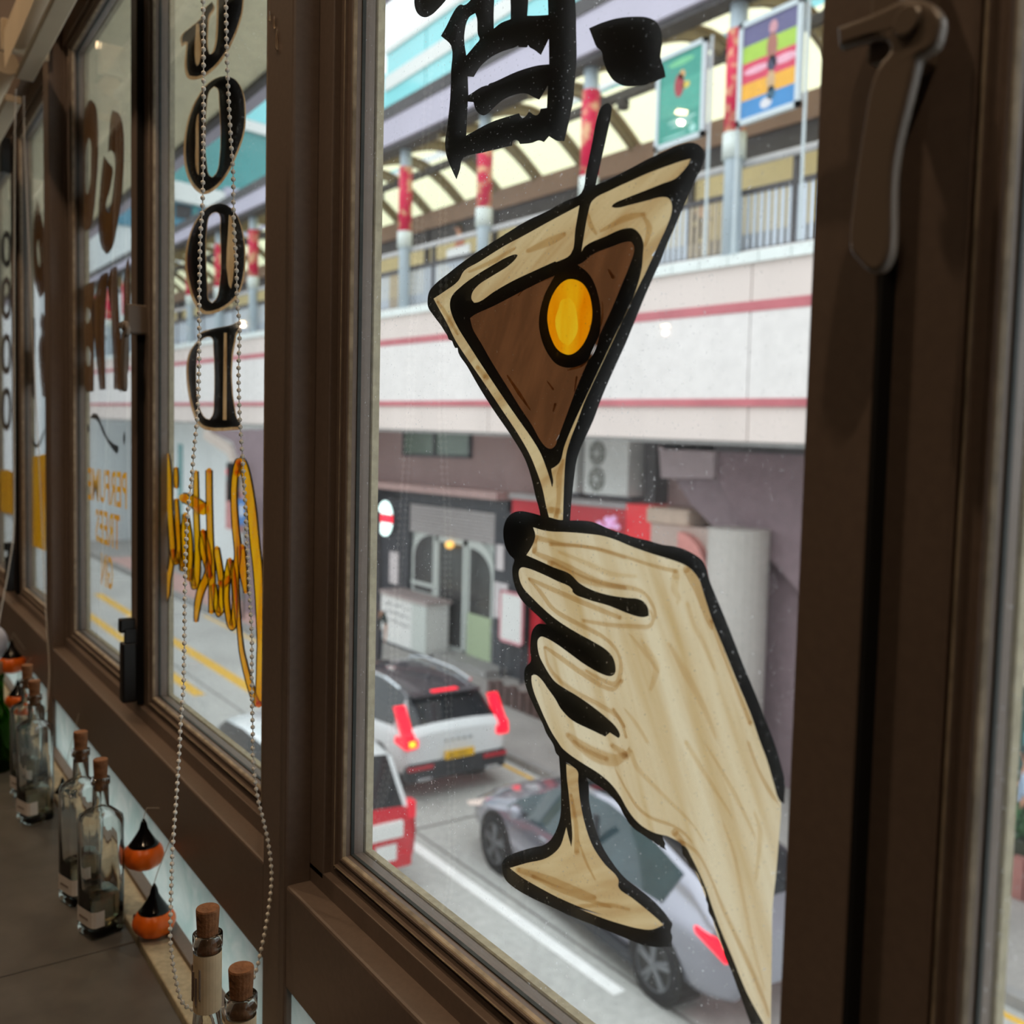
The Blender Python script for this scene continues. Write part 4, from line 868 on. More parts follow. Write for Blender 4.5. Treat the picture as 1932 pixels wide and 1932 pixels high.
# railing
obj('bottom_rail', SB(XA, XB, 10.04, 10.09, 7.98, 8.04), STEEL, fb)
obj('top_rail', SB(XA, XB, 10.04, 10.09, 8.80, 8.86, SL, .033), STEEL, fb)
RAILBE = mat('beige_rail', (188, 172, 150), .6, var=.08)
bar = bpy.data.meshes.new('baluster'); bm = bmesh.new(); box(bm, -.031, .031, -.008, .008, 0, .8); bm.to_mesh(bar); bm.free(); bar.materials.append(RAILW)
bar2 = bar.copy(); bar2.materials.clear(); bar2.materials.append(RAILBE)
x = -6.3; nb = 0; bmf = bmesh.new()
while x > -52.5:
    ph = ((-x-9.44) % 3.2)/3.2; beige = (.08 < ph < .33)
    if nb < 200:
        o = bpy.data.objects.new('baluster', bar2 if beige else bar); COL.objects.link(o); o.parent = fb; o.location = (x, 10.065, zl(8.02, x)); nb += 1
    else: slab(bmf, x-.03, x+.03, 10.05, 10.075, 8.02, 8.82)
    x -= .122
o = obj('distant_balusters', bmf, RAILW, fb); o['kind'] = 'stuff'
bm = tube(bmesh.new(), [(XA, 10.0, zl(9.2, XA, .033)), (XB, 10.0, zl(9.2, XB, .033))], .055, 10)
hr = obj('handrail', bm, RAILG, fb, smooth=False)
xs = [-19.07+3.2*j for j in range(-10, 6)]
for X_ in xs:
    for y_, mm in ((10.065, STEEL),):
        obj('rail_post', B(X_+.9, X_+.98, 10.03, 10.10, zl(7.95, X_), zl(9.2, X_, .033)), STEEL, fb)
# back of the walkway
for j, X_ in enumerate(xs):
    obj('back_panel', SB(X_+.05, X_+3.15, 12.30, 12.36, 7.95, 10.12), CREAMW, fb)
    obj('back_post', B(X_-.06, X_+.06, 12.2, 12.3, zl(7.9, X_), zl(10.5, X_)), STEEL, fb)
obj('back_band', SB(XA, XB, 12.28, 12.37, 10.12, 10.48), STEEL, fb)
obj('back_beam', SB(XA, XB, 12.2, 12.37, 10.48, 10.92), BROWNB, fb)['label'] = 'brown beam under the back of the roof'
obj('fascia', SB(XA, XB, 9.52, 9.6, 11.46, 12.25, .033, .0205), LILAC, fb)['label'] = 'lilac roof fascia'
obj('gutter', SB(XA, XB, 9.5, 9.66, 12.25, 12.52, .0205, .0205), STEEL, fb)
obj('front_beam', SB(XA, XB, 9.6, 9.95, 11.36, 11.56, .033, .033), STEEL, fb)
obj('purlin', SB(XA, XB, 11.2, 11.32, 11.40, 11.56), STEEL, fb)
def arch(y):                          # underside of the barrel roof
    t_ = (y-9.75)/(12.32-9.75); return 11.36*(1-t_)+10.86*t_ + .52*math.sin(math.pi*min(max(t_, 0), 1))
ARC = [9.75+(12.32-9.75)*j/12 for j in range(13)]
rx = [-19.07+1.6*j for j in range(-20, 11)]
for X_ in rx:
    bm = bmesh.new()
    rings(bm, [[(X_-.05, y, zl(arch(y)-.10, X_)), (X_+.05, y, zl(arch(y)-.10, X_)), (X_+.05, y, zl(arch(y)+.10, X_)), (X_-.05, y, zl(arch(y)+.10, X_))] for y in ARC])
    obj('roof_rib', bm, RIB, fb)
    for (i0, i1) in ((0, 6), (7, 12)):
        bm = bmesh.new(); vs = []
        for y in ARC[i0:i1+1]:
            vs.append((bm.verts.new((X_+.17, y, zl(arch(y)+.1, X_+.17))), bm.verts.new((X_+1.43, y, zl(arch(y)+.1, X_+1.43)))))
        for q0, q1 in zip(vs, vs[1:]): bm.faces.new((q0[0], q0[1], q1[1], q1[0]))
        obj('roof_panel', bm, ROOFP, fb)
    bm = bmesh.new()
    for (p0, p1) in ((.05, .17), (1.43, 1.55)):
        for ya, yb in zip(ARC, ARC[1:]):
            quad(bm, (X_+p0, ya, zl(arch(ya)+.1, X_+p0)), (X_+p1, ya, zl(arch(ya)+.1, X_+p1)), (X_+p1, yb, zl(arch(yb)+.1, X_+p1)), (X_+p0, yb, zl(arch(yb)+.1, X_+p0)))
    obj('panel_edge', bm, BROWNB if False else mat('sand_panel_edge', (206, 186, 146), .7, var=.05), fb)
    sp = bmesh.new(); lathe(sp, [(.05, -.18), (.11, -.16), (.12, -.02), (.04, .02)], 12, X_+.8, 11.26, zl(11.4, X_+.8))
    if int(round((X_+19.07)/1.6)) % 3 == 0: obj('spot_lamp', sp, STEEL, fb)
# columns with red wraps
def wrap_mat():
    m = mat('red_festive_wrap', (222, 30, 78), .5, var=0); nt = m.node_tree; b_ = nt.nodes['Principled BSDF']
    t_ = nt.nodes.new('ShaderNodeTexCoord'); nz = nt.nodes.new('ShaderNodeTexNoise'); nz.inputs['Scale'].default_value = 4.5; nz.inputs['Detail'].default_value = 3
    cr = nt.nodes.new('ShaderNodeValToRGB'); cr.color_ramp.elements[0].position = .50; cr.color_ramp.elements[0].color = lin((222, 30, 78)); cr.color_ramp.elements[1].position = .62; cr.color_ramp.elements[1].color = lin((238, 180, 140))
    nt.links.new(t_.outputs['Object'], nz.inputs['Vector']); nt.links.new(nz.outputs['Fac'], cr.inputs[0]); nt.links.new(cr.outputs[0], b_.inputs['Base Color']); return m
WRAP = wrap_mat()
for X_ in xs:
    cl = obj('column', lathe(bmesh.new(), [(.125, zl(7.93, X_)), (.125, zl(11.5, X_))], 18, X_, 9.86), COLB, fb)
    for p_ in cl.data.polygons: p_.use_smooth = len(p_.vertices) == 4
    cw = obj('collar', lathe(bmesh.new(), [(.165, zl(9.27, X_)), (.165, zl(9.62, X_))], 18, X_, 9.86), COLW, cl)
    ww = obj('red_wrap', lathe(bmesh.new(), [(.15, zl(9.62, X_)), (.15, zl(11.02, X_))], 18, X_, 9.86), WRAP, cl); ww['label'] = 'red and gold festive wrap'
    for q in (cw, ww):
        for p_ in q.data.polygons: p_.use_smooth = len(p_.vertices) == 4
# two light-box posters standing in front of the railing
ALU = mat('aluminium_frame', (206, 216, 222), .4, metal=0, var=.03)
def poster(label, x0, x1, cols, figure):
    t_ = thing('poster_board', label, 'poster', ((x0+x1)/2, 9.66, 0)); w = (x1-x0)/2; z0, z1 = zl(9.62, x0), zl(10.98, x0)
    obj('frame', SBOX(-w, w, -.03, .04, z0, z1, .07), ALU, t_)
    obj('board', B(-w+.06, w-.06, -.005, .02, z0+.06, z1-.06), WHITE, t_)
    zz = z0+.07; H = z1-z0-.14; tot = sum(q[0] for q in cols)
    for f_, cm in cols:
        obj('printed_stripe', B(-w+.065, w-.065, -.008, -.005, zz, zz+H*f_/tot), cm, t_); zz += H*f_/tot
    for q in figure:
        x, z, rx_, rz_, cm = q
        bm = bmesh.new(); vs = [bm.verts.new((x*w+rx_*math.cos(i*math.pi/7), -.0095, z0+z*(z1-z0)+rz_*math.sin(i*math.pi/7))) for i in range(14)]; bm.faces.new(vs)
        obj('printed_figure', bm, cm, t_)
    for sx_ in (-1, 1):
        obj('support_post', tube(bmesh.new(), [(sx_*(w+.035), .06, zl(7.93, x0)), (sx_*(w+.035), .06, z1+.02)], .022, 8), ALU, t_)
def SBOX(x0, x1, y0, y1, z0, z1, f):
    bm = bmesh.new(); box(bm, x0, x1, y0, y1, z0, z0+f); box(bm, x0, x1, y0, y1, z1-f, z1); box(bm, x0, x0+f, y0, y1, z0, z1); box(bm, x1-f, x1, y0, y1, z0, z1); return bm
def P(n_, rgb): return mat('print_'+n_, rgb, .5, var=.06, scale=5)
poster('teal poster with a small red and yellow figure, left of the red column', -10.86, -9.86, [(1, P('teal', (66, 156, 140))), (1.2, P('teal2', (80, 168, 150))), (1, P('teal', (66, 156, 140)))],
       [(-.05, .62, .10, .17, P('crimson', (168, 60, 70))), (.05, .72, .06, .07, P('skin', (224, 168, 110))), (.22, .60, .08, .05, P('straw', (220, 196, 90))), (.0, .86, .26, .05, P('mint', (120, 200, 150))), (.1, .25, .30, .02, P('pale', (170, 220, 214))), (.1, .20, .24, .014, P('pale', (170, 220, 214))), (.55, .12, .06, .06, P('pale', (170, 220, 214))), (-.2, .10, .26, .012, P('pale', (170, 220, 214)))])
poster('rainbow striped poster with a standing figure, right of the red column', -9.25, -8.2, [(1.1, P('blue', (70, 140, 200))), (1, P('amber', (240, 176, 60))), (1.25, P('pinkred', (216, 70, 100))), (1, P('lime', (170, 206, 80))), (1.2, P('violet', (104, 100, 140)))],
       [(.1, .84, .07, .09, P('rose', (206, 150, 160))), (.08, .66, .09, .18, P('clay', (170, 110, 96))), (.10, .50, .08, .10, P('slate', (70, 70, 96))), (.08, .34, .07, .14, P('sand', (206, 170, 130))), (-.05, .14, .10, .07, P('pale2', (216, 214, 220))), (-.4, .50, .22, .05, P('palepink', (238, 176, 196))), (.5, .50, .2, .06, P('palepink', (238, 176, 196))), (.1, .22, .07, .09, P('navy', (60, 96, 120)))])
for X_, l in ((-17.2, 'pale cloth sheet hanging on the footbridge railing'),):
    tag(obj('cloth_sheet', B(X_-.45, X_+.45, 10.10, 10.13, zl(8.75, X_), zl(9.1, X_)), WHITE), l, 'sheet')

# ------------------------------------------------------------------ glass tower behind
CY = mat('pale_cyan_glass', (150, 226, 232), .12, var=.04, scale=.3, coat=.4)
CYD = mat('teal_glass', (96, 160, 160), .15, var=.08, scale=.5, coat=.3)
BLW = mat('blue_window_glass', (84, 140, 164), .12, var=.22, scale=.6, coat=.4)
g = thing('glass_tower', 'pale cyan glass office block rising behind the footbridge roof', 'building', (0, 22, 0))
obj('tower_wall', B(-44, -12, .3, 8, 0, 25.2), WHITE, g)
for z0, z1 in ((14.0, 15.9), (16.5, 18.4), (19.0, 20.9), (21.5, 23.2), (23.9, 25.0)):
    for x in range(-44, -14, 4): obj('glass_panel', B(x+.05, x+3.95, .1, .3, z0, z1), CY, g)
for z0, z1 in ((15.9, 16.5), (18.4, 19.0), (20.9, 21.5), (23.2, 23.9), (25.0, 25.3)):
    obj('white_band', B(-44, -12, 0, .3, z0, z1), WHITE, g)
K = 54/46
def ky(v): return -.43+(v+.43)*K
def kz(v): return 5.4+(v-5.4)*K
g = thing('station_building', 'blue glazed station block with white beams far down the street', 'building', (-54, 0, 0))
obj('block', B(-12, -.2, ky(8.2), ky(26), 0, kz(15.2)), mat('station_white_wall', (226, 230, 232), .6, var=.04), g)
obj('window_band', B(-12, -.1, ky(8.4), ky(26), kz(15.2), kz(16.8)), BLW, g)
for y in (9.6, 11.3, 13.2, 14.6, 16.4): obj('window_post', B(-.1, 0, ky(y), ky(y+.16), kz(15.2), kz(16.8)), CYD, g)
for y, z in ((10.6, 15.7), (12.4, 15.9), (13.0, 15.4), (15.2, 15.9)): obj('dark_opening', B(-.1, -.02, ky(y), ky(y+.7), kz(z), kz(z+.6)), STEEL, g)
def wedge(nm, x0, x1, y0, y1, za, zb, zc, zd, m):
    bm = bmesh.new(); rings(bm, [[(x0, ky(y0), kz(za)), (x1, ky(y0), kz(za)), (x1, ky(y0), kz(zb)), (x0, ky(y0), kz(zb))], [(x0, ky(y1), kz(zc)), (x1, ky(y1), kz(zc)), (x1, ky(y1), kz(zd)), (x0, ky(y1), kz(zd))]]); obj(nm, bm, m, g)
wedge('white_beam', -2, .3, 8.0, 22, 16.8, 17.7, 16.2, 17.0, WHITE)
wedge('teal_canopy', -1, -.2, 8.6, 26, 17.7, 20.9, 17.2, 20.2, CYD)
wedge('white_beam', -1, 0, 8.6, 26, 21.0, 21.5, 19.9, 20.4, WHITE)
wedge('clerestory_glass', -1, -.2, 8.6, 26, 21.5, 25, 20.6, 25, CY)
obj('lilac_block', B(-6, .4, ky(14.6), ky(20), kz(15.4), kz(17.6)), LILAC, g)
g = thing('street_end_block', 'pale blue and grey building closing the far left end of the street', 'building', (-78, 0, 0))
obj('wall', B(-10, 0, -6, 8, 0, 30), mat('far_pale_wall', (214, 216, 218), .8, var=.05), g)
obj('blue_panel', B(0, .1, 2.0, 6.5, 14, 20), mat('pale_blue_panel', (170, 206, 214), .6, var=.04), g)
for j in range(5): obj('window', B(0, .1, -5, 7.4, 2.2+j*2.6, 3.6+j*2.6), BLW, g)

# ------------------------------------------------------------------ white building at the left, under the bridge
g = thing('white_building', 'white panelled building with slit windows under the far end of the footbridge', 'building', (0, 12.4, 0))
WB = mat('white_panel_wall', (238, 242, 242), .6, var=.03, scale=.5)
bx = list(range(-53, -30, 3))
for x0 in bx: obj('wall_panel', B(x0+.02, x0+2.98, 0, .3, .1, 6.9), WB, g)
obj('wall', B(-53, -29.1, .25, 6, 0, 9), WB, g)
for X_ in (-45.2, -49.5, -52.2): obj('slit_window', B(X_-.35, X_+.35, -.04, .06, 1.9, 5.4), CYD, g)
obj('grey_sign', B(-36, -33.4, -.05, .05, 2.2, 2.9), mat('pale_grey_sign', (196, 200, 198), .6), g)
obj('red_sign', B(-38.6, -36.6, -.06, .05, 2.0, 3.9), mat('pale_red_sign', (212, 150, 150), .6), g)

# ------------------------------------------------------------------ mauve stair block and pier of the bridge
g = thing('bridge_pier', 'mauve tiled pier and stair flank of the footbridge, left of the shops', 'pier', (0, 0, 0))
bm = prism_y(bmesh.new(), [(-33.0, 5.9), (-30.6, 5.5), (-29.3, 4.3), (-29.3, .1), (-26.6, .1), (-26.6, 5.9)], 9.9, 12.2); obj('pier', bm, MAUVE, g)
bm = prism_y(bmesh.new(), [(-33.4, 5.9), (-33.0, 5.9), (-30.7, 5.4), (-29.3, 4.1), (-29.3, 3.8), (-30.9, 5.1), (-33.4, 5.6)], 9.82, 9.95); obj('edge_trim', bm, mat('sandy_trim', (206, 190, 180), .7), g)
g = thing('bridge_stair', 'mauve tiled stair flank of the footbridge behind the painted hand', 'stairs', (0, 0, 0))
z = lambda x, y: aY(x, y, 11.6)
def PZ(*pts, y=11.6): return [(aY(x_, y_, y).x, aY(x_, y_, y).z) for x_, y_ in pts]
obj('flank', prism_y(bmesh.new(), PZ((1255, 840), (1560, 850), (1560, 1140), (1530, 1140), (1420, 1020), (1352, 902), (1262, 903)), 11.6, 12.3), MAUVE, g)
obj('panel', prism_y(bmesh.new(), PZ((1250, 838), (1356, 842), (1353, 903), (1255, 902)), 11.5, 11.6), PALEM, g)
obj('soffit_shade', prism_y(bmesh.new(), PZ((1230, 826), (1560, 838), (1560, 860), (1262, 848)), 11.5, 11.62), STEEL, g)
obj('lower_flank', prism_y(bmesh.new(), PZ((1262, 904), (1352, 903), (1420, 1020), (1445, 1110), (1430, 1130), (1350, 1010), (1290, 950)), 11.75, 12.3), mat('deep_mauve_tiles', (146, 128, 134), .8, var=.06), g)
TILE = mat('pale_mosaic_tile', (196, 190, 184), .6, var=.05, scale=8, var2=.08, scale2=60)
cc = aY(1394, 1000, 11.3); bm = lathe(bmesh.new(), [(.49, .1), (.49, cc.z+.02), (.47, cc.z+.03)], 24, cc.x, 11.3); obj('round_column', bm, TILE, g)
bw = aY(1465, 1200, 11.9); obj('back_wall', B(bw.x-.25, bw.x+2.2, 11.9, 12.3, .1, 4.2), MAUVE, g)

# ------------------------------------------------------------------ shop terrace
BWALL = mat('pinkish_brown_render', (166, 140, 138), .8, var=.07, scale=1.5)
DARKF = mat('dark_shop_frame', (66, 68, 74), .5, var=.12, scale=3)
GREENW = mat('grey_green_pane', (112, 130, 118), .2, var=.08, scale=1)
SHUT = mat('grey_shutter', (176, 170, 170), .6, var=.05)
FRW = mat('pale_door_paint', (206, 212, 208), .5, var=.03)
PGREEN = mat('pale_green_panel', (176, 192, 158), .6, var=.04)
DARKG = mat('dark_pane', (62, 62, 62), .15, var=.25, scale=2.5)
g = thing('shop_terrace', 'pinkish brown terrace with shops at street level under the footbridge', 'building', (0, 12.4, 0))
obj('upper_wall', B(-29, -7, .05, 5, 4.45, 6.0), BWALL, g)
obj('core', B(-29, -7, .6, 5, 0, 4.45), DARKF, g)
obj('canopy_ledge', B(-26.2, -18.2, -.5, .1, 4.28, 4.46), mat('pinkish_ledge', (196, 164, 160), .8), g)
wf = obj('window', SBOX(-23.65, -20.15, -.04, .08, 5.22, 5.9, .06), DARKF, g)
obj('pane', B(-23.6, -21.95, 0, .04, 5.26, 5.86), GREENW, wf); obj('pane', B(-21.85, -20.2, 0, .04, 5.26, 5.86), GREENW, wf); obj('mullion', B(-21.95, -21.85, -.05, .05, 5.26, 5.86), DARKF, wf)
obj('sign_band', B(-23.6, -18.3, -.12, .1, 3.95, 4.28), DARKF, g)
for j in range(9): obj('shutter_slat', B(-23.1, -18.9, -.06+.01*(j % 2), .05, 3.16+j*.085, 3.16+(j+1)*.085-.01), SHUT, g)
obj('side_pier', B(-24.6, -23.1, -.1, .3, .1, 4.0), DARKF, g); obj('side_pier', B(-18.85, -18.0, -.1, .3, .1, 4.0), DARKF, g)
def arched(name, x0, x1, z0, zs, left):
    """half-arched leaf: frame, dark pane, sill"""
    w = x1-x0; pts = [(x0, z0), (x1, z0)]
    curve = [(x0+w*math.cos(q*math.pi/16), zs+w*.62*math.sin(q*math.pi/16)) for q in range(9)] if left is False else [(x1-w*math.sin(q*math.pi/16), zs+w*.62*math.cos(q*math.pi/16)) for q in range(9)]
    if left is False: pl = [(x0, z0), (x1, z0)]+curve
    else: pl = [(x0, z0), (x1, z0)]+curve
    o_ = obj(name, prism_y(bmesh.new(), pl, -.02, .06), FRW, g)
    cx_, cz_ = (x0+x1)/2, (z0+zs)/2
    inn = [((q[0]-cx_)*.80+cx_, (q[1]-cz_)*.86+cz_) for q in pl]
    obj('pane', prism_y(bmesh.new(), inn, -.03, -.015), DARKG, o_)
    obj('glazing_rail', B(x0, x1, -.05, -.02, cz_-.3, cz_-.2), FRW, o_)
    return o_
arched('arched_window', -23.0, -21.75, 1.5, 2.55, True)
obj('door_frame', SBOX(-21.7, -20.2, -.04, .06, .2, 3.15, .14), FRW, g); obj('door_opening', B(-21.6, -20.3, .02, .08, .2, 3.05), DARKG, g)
lf = arched('arched_door', -20.15, -18.95, .2, 2.5, False); obj('lower_panel', B(-20.05, -19.0, -.06, -.03, .25, 1.35), PGREEN, lf)['label'] = 'pale green lower door panel'
obj('fascia_board', B(-23.1, -18.9, .06, .12, 2.5, 3.2), FRW, g)
obj('globe_light', lathe(bmesh.new(), [(.02, -.1), (.1, -.06), (.12, 0), (.1, .06), (.02, .1)], 12, -20.9, -.1, 2.98), mat('warm_globe', (255, 206, 120), .5, var=0, emit=(255, 190, 90), estr=1.5), g)
for (x0, x1, z0, z1) in ((-24.1, -23.6, 1.6, 2.5), (-18.75, -18.2, 1.45, 2.3), (-18.7, -18.4, 2.6, 3.2)): obj('notice', B(x0, x1, -.14, -.11, z0, z1), mat('pale_notice', (220, 212, 214), .7), g)
obj('doorstep', B(-20.6, -18.2, -.7, .1, .12, .3), KERB, g)
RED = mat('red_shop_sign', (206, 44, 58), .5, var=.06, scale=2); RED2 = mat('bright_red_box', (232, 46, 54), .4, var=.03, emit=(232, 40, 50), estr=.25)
obj('red_sign', B(-18.0, -13.95, -.2, .1, 3.35, 4.33), RED, g)['label'] = 'red shop sign board'
obj('red_sign_end', B(-13.95, -13.2, -.32, .1, 3.2, 4.45), RED2, g)['label'] = 'brighter red end of the sign'
obj('sign_ledge', B(-18.0, -13.95, -.3, .1, 4.33, 4.46), SHUT, g)
obj('red_pilaster', B(-17.3, -16.9, -.12, .2, .1, 3.4), RED, g); obj('shop_glass', B(-16.9, -13.2, .0, .1, .1, 3.3), DARKG, g)
obj('blue_grey_pilaster', B(-18.0, -17.3, -.08, .2, .1, 3.4), DARKF, g)
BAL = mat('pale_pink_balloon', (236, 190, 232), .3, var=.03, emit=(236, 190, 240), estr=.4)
for j, (px, py, r) in enumerate(((1146, 981, .075), (1158, 979, .07), (1152, 991, .08), (1164, 994, .07), (1131, 989, .07), (1141, 997, .07))):
    q = aY(px, py, 11.9); bm = bmesh.new(); bmesh.ops.create_uvsphere(bm, u_segments=12, v_segments=8, radius=r, matrix=Matrix.Translation(q))
    tag(obj('balloon', bm, BAL, smooth=True), ['leftmost of the top two pale balloons by the red sign', 'rightmost of the top two pale balloons by the red sign', 'middle pale balloon of the cluster by the red sign', 'lowest right pale balloon of the cluster by the red sign', 'pale balloon at the far left of the cluster by the red sign', 'pale balloon low in the left of the cluster by the red sign'][j], 'balloon', 'balloons by the red sign')
nbd = thing('notice_board', 'white notice board with a pink edge standing beside the red pilaster', 'sign', (-17.75, 12.1, 0))
obj('board', B(-.42, .42, -.03, .03, 1.05, 2.15), WHITE, nbd); obj('frame', SBOX(-.47, .47, -.045, .0, 1.0, 2.2, .06), mat('pink_frame', (220, 150, 160), .6), nbd)
for sx_ in (-.4, .4): obj('leg', B(sx_-.03, sx_+.03, -.02, .03, .13, 1.05), DARKF, nbd)
ks = thing('counter_kiosk', 'white street counter with handwriting on its front before the arched windows', 'kiosk', (-22.0, 11.7, .13))
obj('counter_body', B(-1.3, 1.2, -.1, .55, .06, 1.35), WHITE, ks); obj('counter_top', B(-1.4, 1.3, -.18, .6, 1.35, 1.42), mat('mauve_top', (176, 160, 158), .6), ks)
obj('side_panel', B(.45, 1.21, -.12, -.1, .1, 1.3), FRW, ks); obj('foot', B(-1.35, 1.25, -.12, .57, 0, .06), DARKF, ks)
bm = bmesh.new(); random.seed(3)
for r_ in range(3):
    x = -1.1
    while x < .3:
        w = random.uniform(.05, .14); tube(bm, [(x, -.104, 1.1-.22*r_+random.uniform(-.04, .04)), (x+w*.4, -.104, 1.1-.22*r_+random.uniform(-.07, .07)), (x+w, -.104, 1.1-.22*r_+random.uniform(-.04, .04))], .012, 4); x += w+.03
obj('handwriting', bm, mat('grey_handwriting', (130, 132, 136), .8), ks)
# air conditioners
ACM = mat('white_ac_casing', (214, 216, 214), .5, var=.04); ACD = mat('grey_ac_grille', (128, 130, 124), .6, var=.1)
def ac_unit(label, x0, x1, z0, z1, fans=True):
    t_ = thing('air_conditioner', label, 'air conditioner', ((x0+x1)/2, 12.0, z0), group='outdoor air conditioners above the red sign'); w = (x1-x0)/2; H = z1-z0
    obj('casing', B(-w, w, -.2, .42, 0, H, .02), ACM, t_)
    if fans:
        for zz in (.27, .73):
            cx_ = -w*.38
            def disc(r, y0, y1, n=24): return rings(bmesh.new(), [[(cx_+r*math.cos(i*2*math.pi/n), y_, H*zz+r*math.sin(i*2*math.pi/n)) for i in range(n)] for y_ in (y1, y0)])
            f_ = obj('fan', disc(H*.22, -.215, -.19), ACD, t_); obj('fan_hub', disc(H*.05, -.225, -.21, 12), ACM, f_)
            bm = bmesh.new()
            for q in range(6): tube(bm, [(cx_, -.222, H*zz), (cx_+H*.22*math.cos(q*math.pi/3), -.222, H*zz+H*.22*math.sin(q*math.pi/3))], .008, 4)
            obj('fan_guard', bm, ACM, f_)
    obj('bracket', B(-w, w, -.1, .4, -.07, 0), DARKF, t_)
ac_unit('white two-fan air conditioner hung right of the painted stem', -14.95, -13.62, 4.60, 5.72)
ac_unit('white air conditioner half hidden behind the painted stem', -16.3, -15.2, 4.60, 5.72)
obj('duct', B(-13.5, -13.2, -.3, .05, 4.5, 5.7), STEEL, bpy.data.objects['shop_terrace'])
kb2 = thing('beige_stall', 'beige stall with a pink arched canopy right of the red sign', 'stall', (-12.3, 12.0, 0))
obj('stall_body', B(-.75, .75, -.1, .4, .13, 4.15), mat('beige_panel', (208, 186, 176), .7, var=.04), kb2)
obj('stall_top', B(-.8, .3, -.2, .4, 4.15, 4.45, .05), mat('beige_top', (214, 190, 172), .7), kb2)
pl = [(.1, 3.2)]+[(.1+.75*math.sin(q*math.pi/16), 3.2+.85*math.cos(q*math.pi/16)) for q in range(9)]
obj('pink_arch', prism_y(bmesh.new(), pl, -.25, -.1), mat('pink_arch', (236, 160, 152), .6), kb2)

# right-hand sliver: shop door, red balcony, hedge
g = thing('right_shop', 'grey green shopfront with red panels above seen in the right-hand sliver', 'building', (0, 12.25, 0))
obj('red_wall', B(-6.9, -2.5, 0, .4, 2.9, 5.2), mat('crimson_panel', (172, 66, 78), .6, var=.1, scale=4), g)
for zz in (3.2, 3.72, 4.22, 4.75): obj('cream_rail', B(-6.9, -2.5, -.06, .0, zz, zz+.06), WHITE, g)
obj('grey_band', B(-6.9, -2.5, -.1, 0, 2.72, 3.0), SHUT, g)
obj('lintel', B(-6.9, -2.5, -.15, 0, 2.52, 2.72), mat('cream_lintel', (220, 214, 190), .7), g)
obj('door_frame', B(-6.9, -6.36, -.05, .1, .1, 2.52), mat('grey_green_frame', (170, 176, 166), .6), g)
obj('door_glass', B(-6.36, -4.0, 0, .1, .1, 2.52), mat('green_dark_glass', (70, 98, 92), .15, var=.3, scale=2), g)
obj('cyan_poster', B(-6.2, -5.6, -.02, 0, 1.25, 1.9), mat('cyan_poster', (110, 170, 180), .5, var=.2, scale=4), g)
LEAF = mat('hedge_leaf', (62, 108, 62), .6, var=.35, scale=5)
def hedge(label, x0, x1, y0, y1, z0, z1, nl, seed):
    random.seed(seed); t_ = thing('hedge', label, 'hedge', ((x0+x1)/2, (y0+y1)/2, z0)); bm = bmesh.new()
    hx, hy, H = (x1-x0)/2, (y1-y0)/2, z1-z0
    for i in range(nl):
        p_ = Vector((random.uniform(-hx, hx), random.uniform(-hy, hy), H*random.random()**.6)); r_ = random.uniform(.03, .06)
        u_ = Vector((random.gauss(0, 1), random.gauss(0, 1), random.gauss(0, 1))).normalized(); v_ = u_.orthogonal().normalized()
        quad(bm, p_-u_*r_, p_-v_*r_*.5, p_+u_*r_, p_+v_*r_*.5)
    o_ = obj('foliage', bm, LEAF, t_); o_['kind'] = 'stuff'
    obj('soil', B(-hx, hx, -hy, hy, -.05, H*.35), mat('dark_soil', (52, 56, 40), .9, var=.2), t_)
hedge('green hedge over a brick planter in the right-hand sliver', -7.6, -3.5, 11.27, 11.6, .62, 1.15, 2600, 5)
g = thing('brick_planter', 'low planter of upright red bricks under the hedge', 'planter', (-5.5, 11.2, .13))
BRK = mat('pink_brick', (166, 112, 104), .85, var=.15, scale=9)
for i in range(24): obj('brick', B(-2.1+i*.17, -2.1+i*.17+.145, -.06, .06, 0, .46+.05*(i % 2), .008), BRK, g)
obj('soil_bed', B(-2.1, 2.0, .06, .4, 0, .48), MATS['dark_soil'], g)
hedge('patch of green planting beside the brown pickets, behind the painted fingers', -15.6, -12.6, 10.95, 11.4, .13, .66, 1200, 6)
g = thing('picket_edging', 'row of dark brown pickets along the pavement right of the white car', 'fence', (-14.6, 10.8, .13))
PK = mat('brown_picket', (92, 70, 66), .8, var=.15, scale=6)
for i in range(16): obj('picket', B(-2.1+i*.27, -2.1+i*.27+.2, -.05, .05, 0, .40+.06*(i % 2), .01), PK, g)
obj('rail', B(-2.1, 2.2, .05, .08, .08, .2), PK, g)

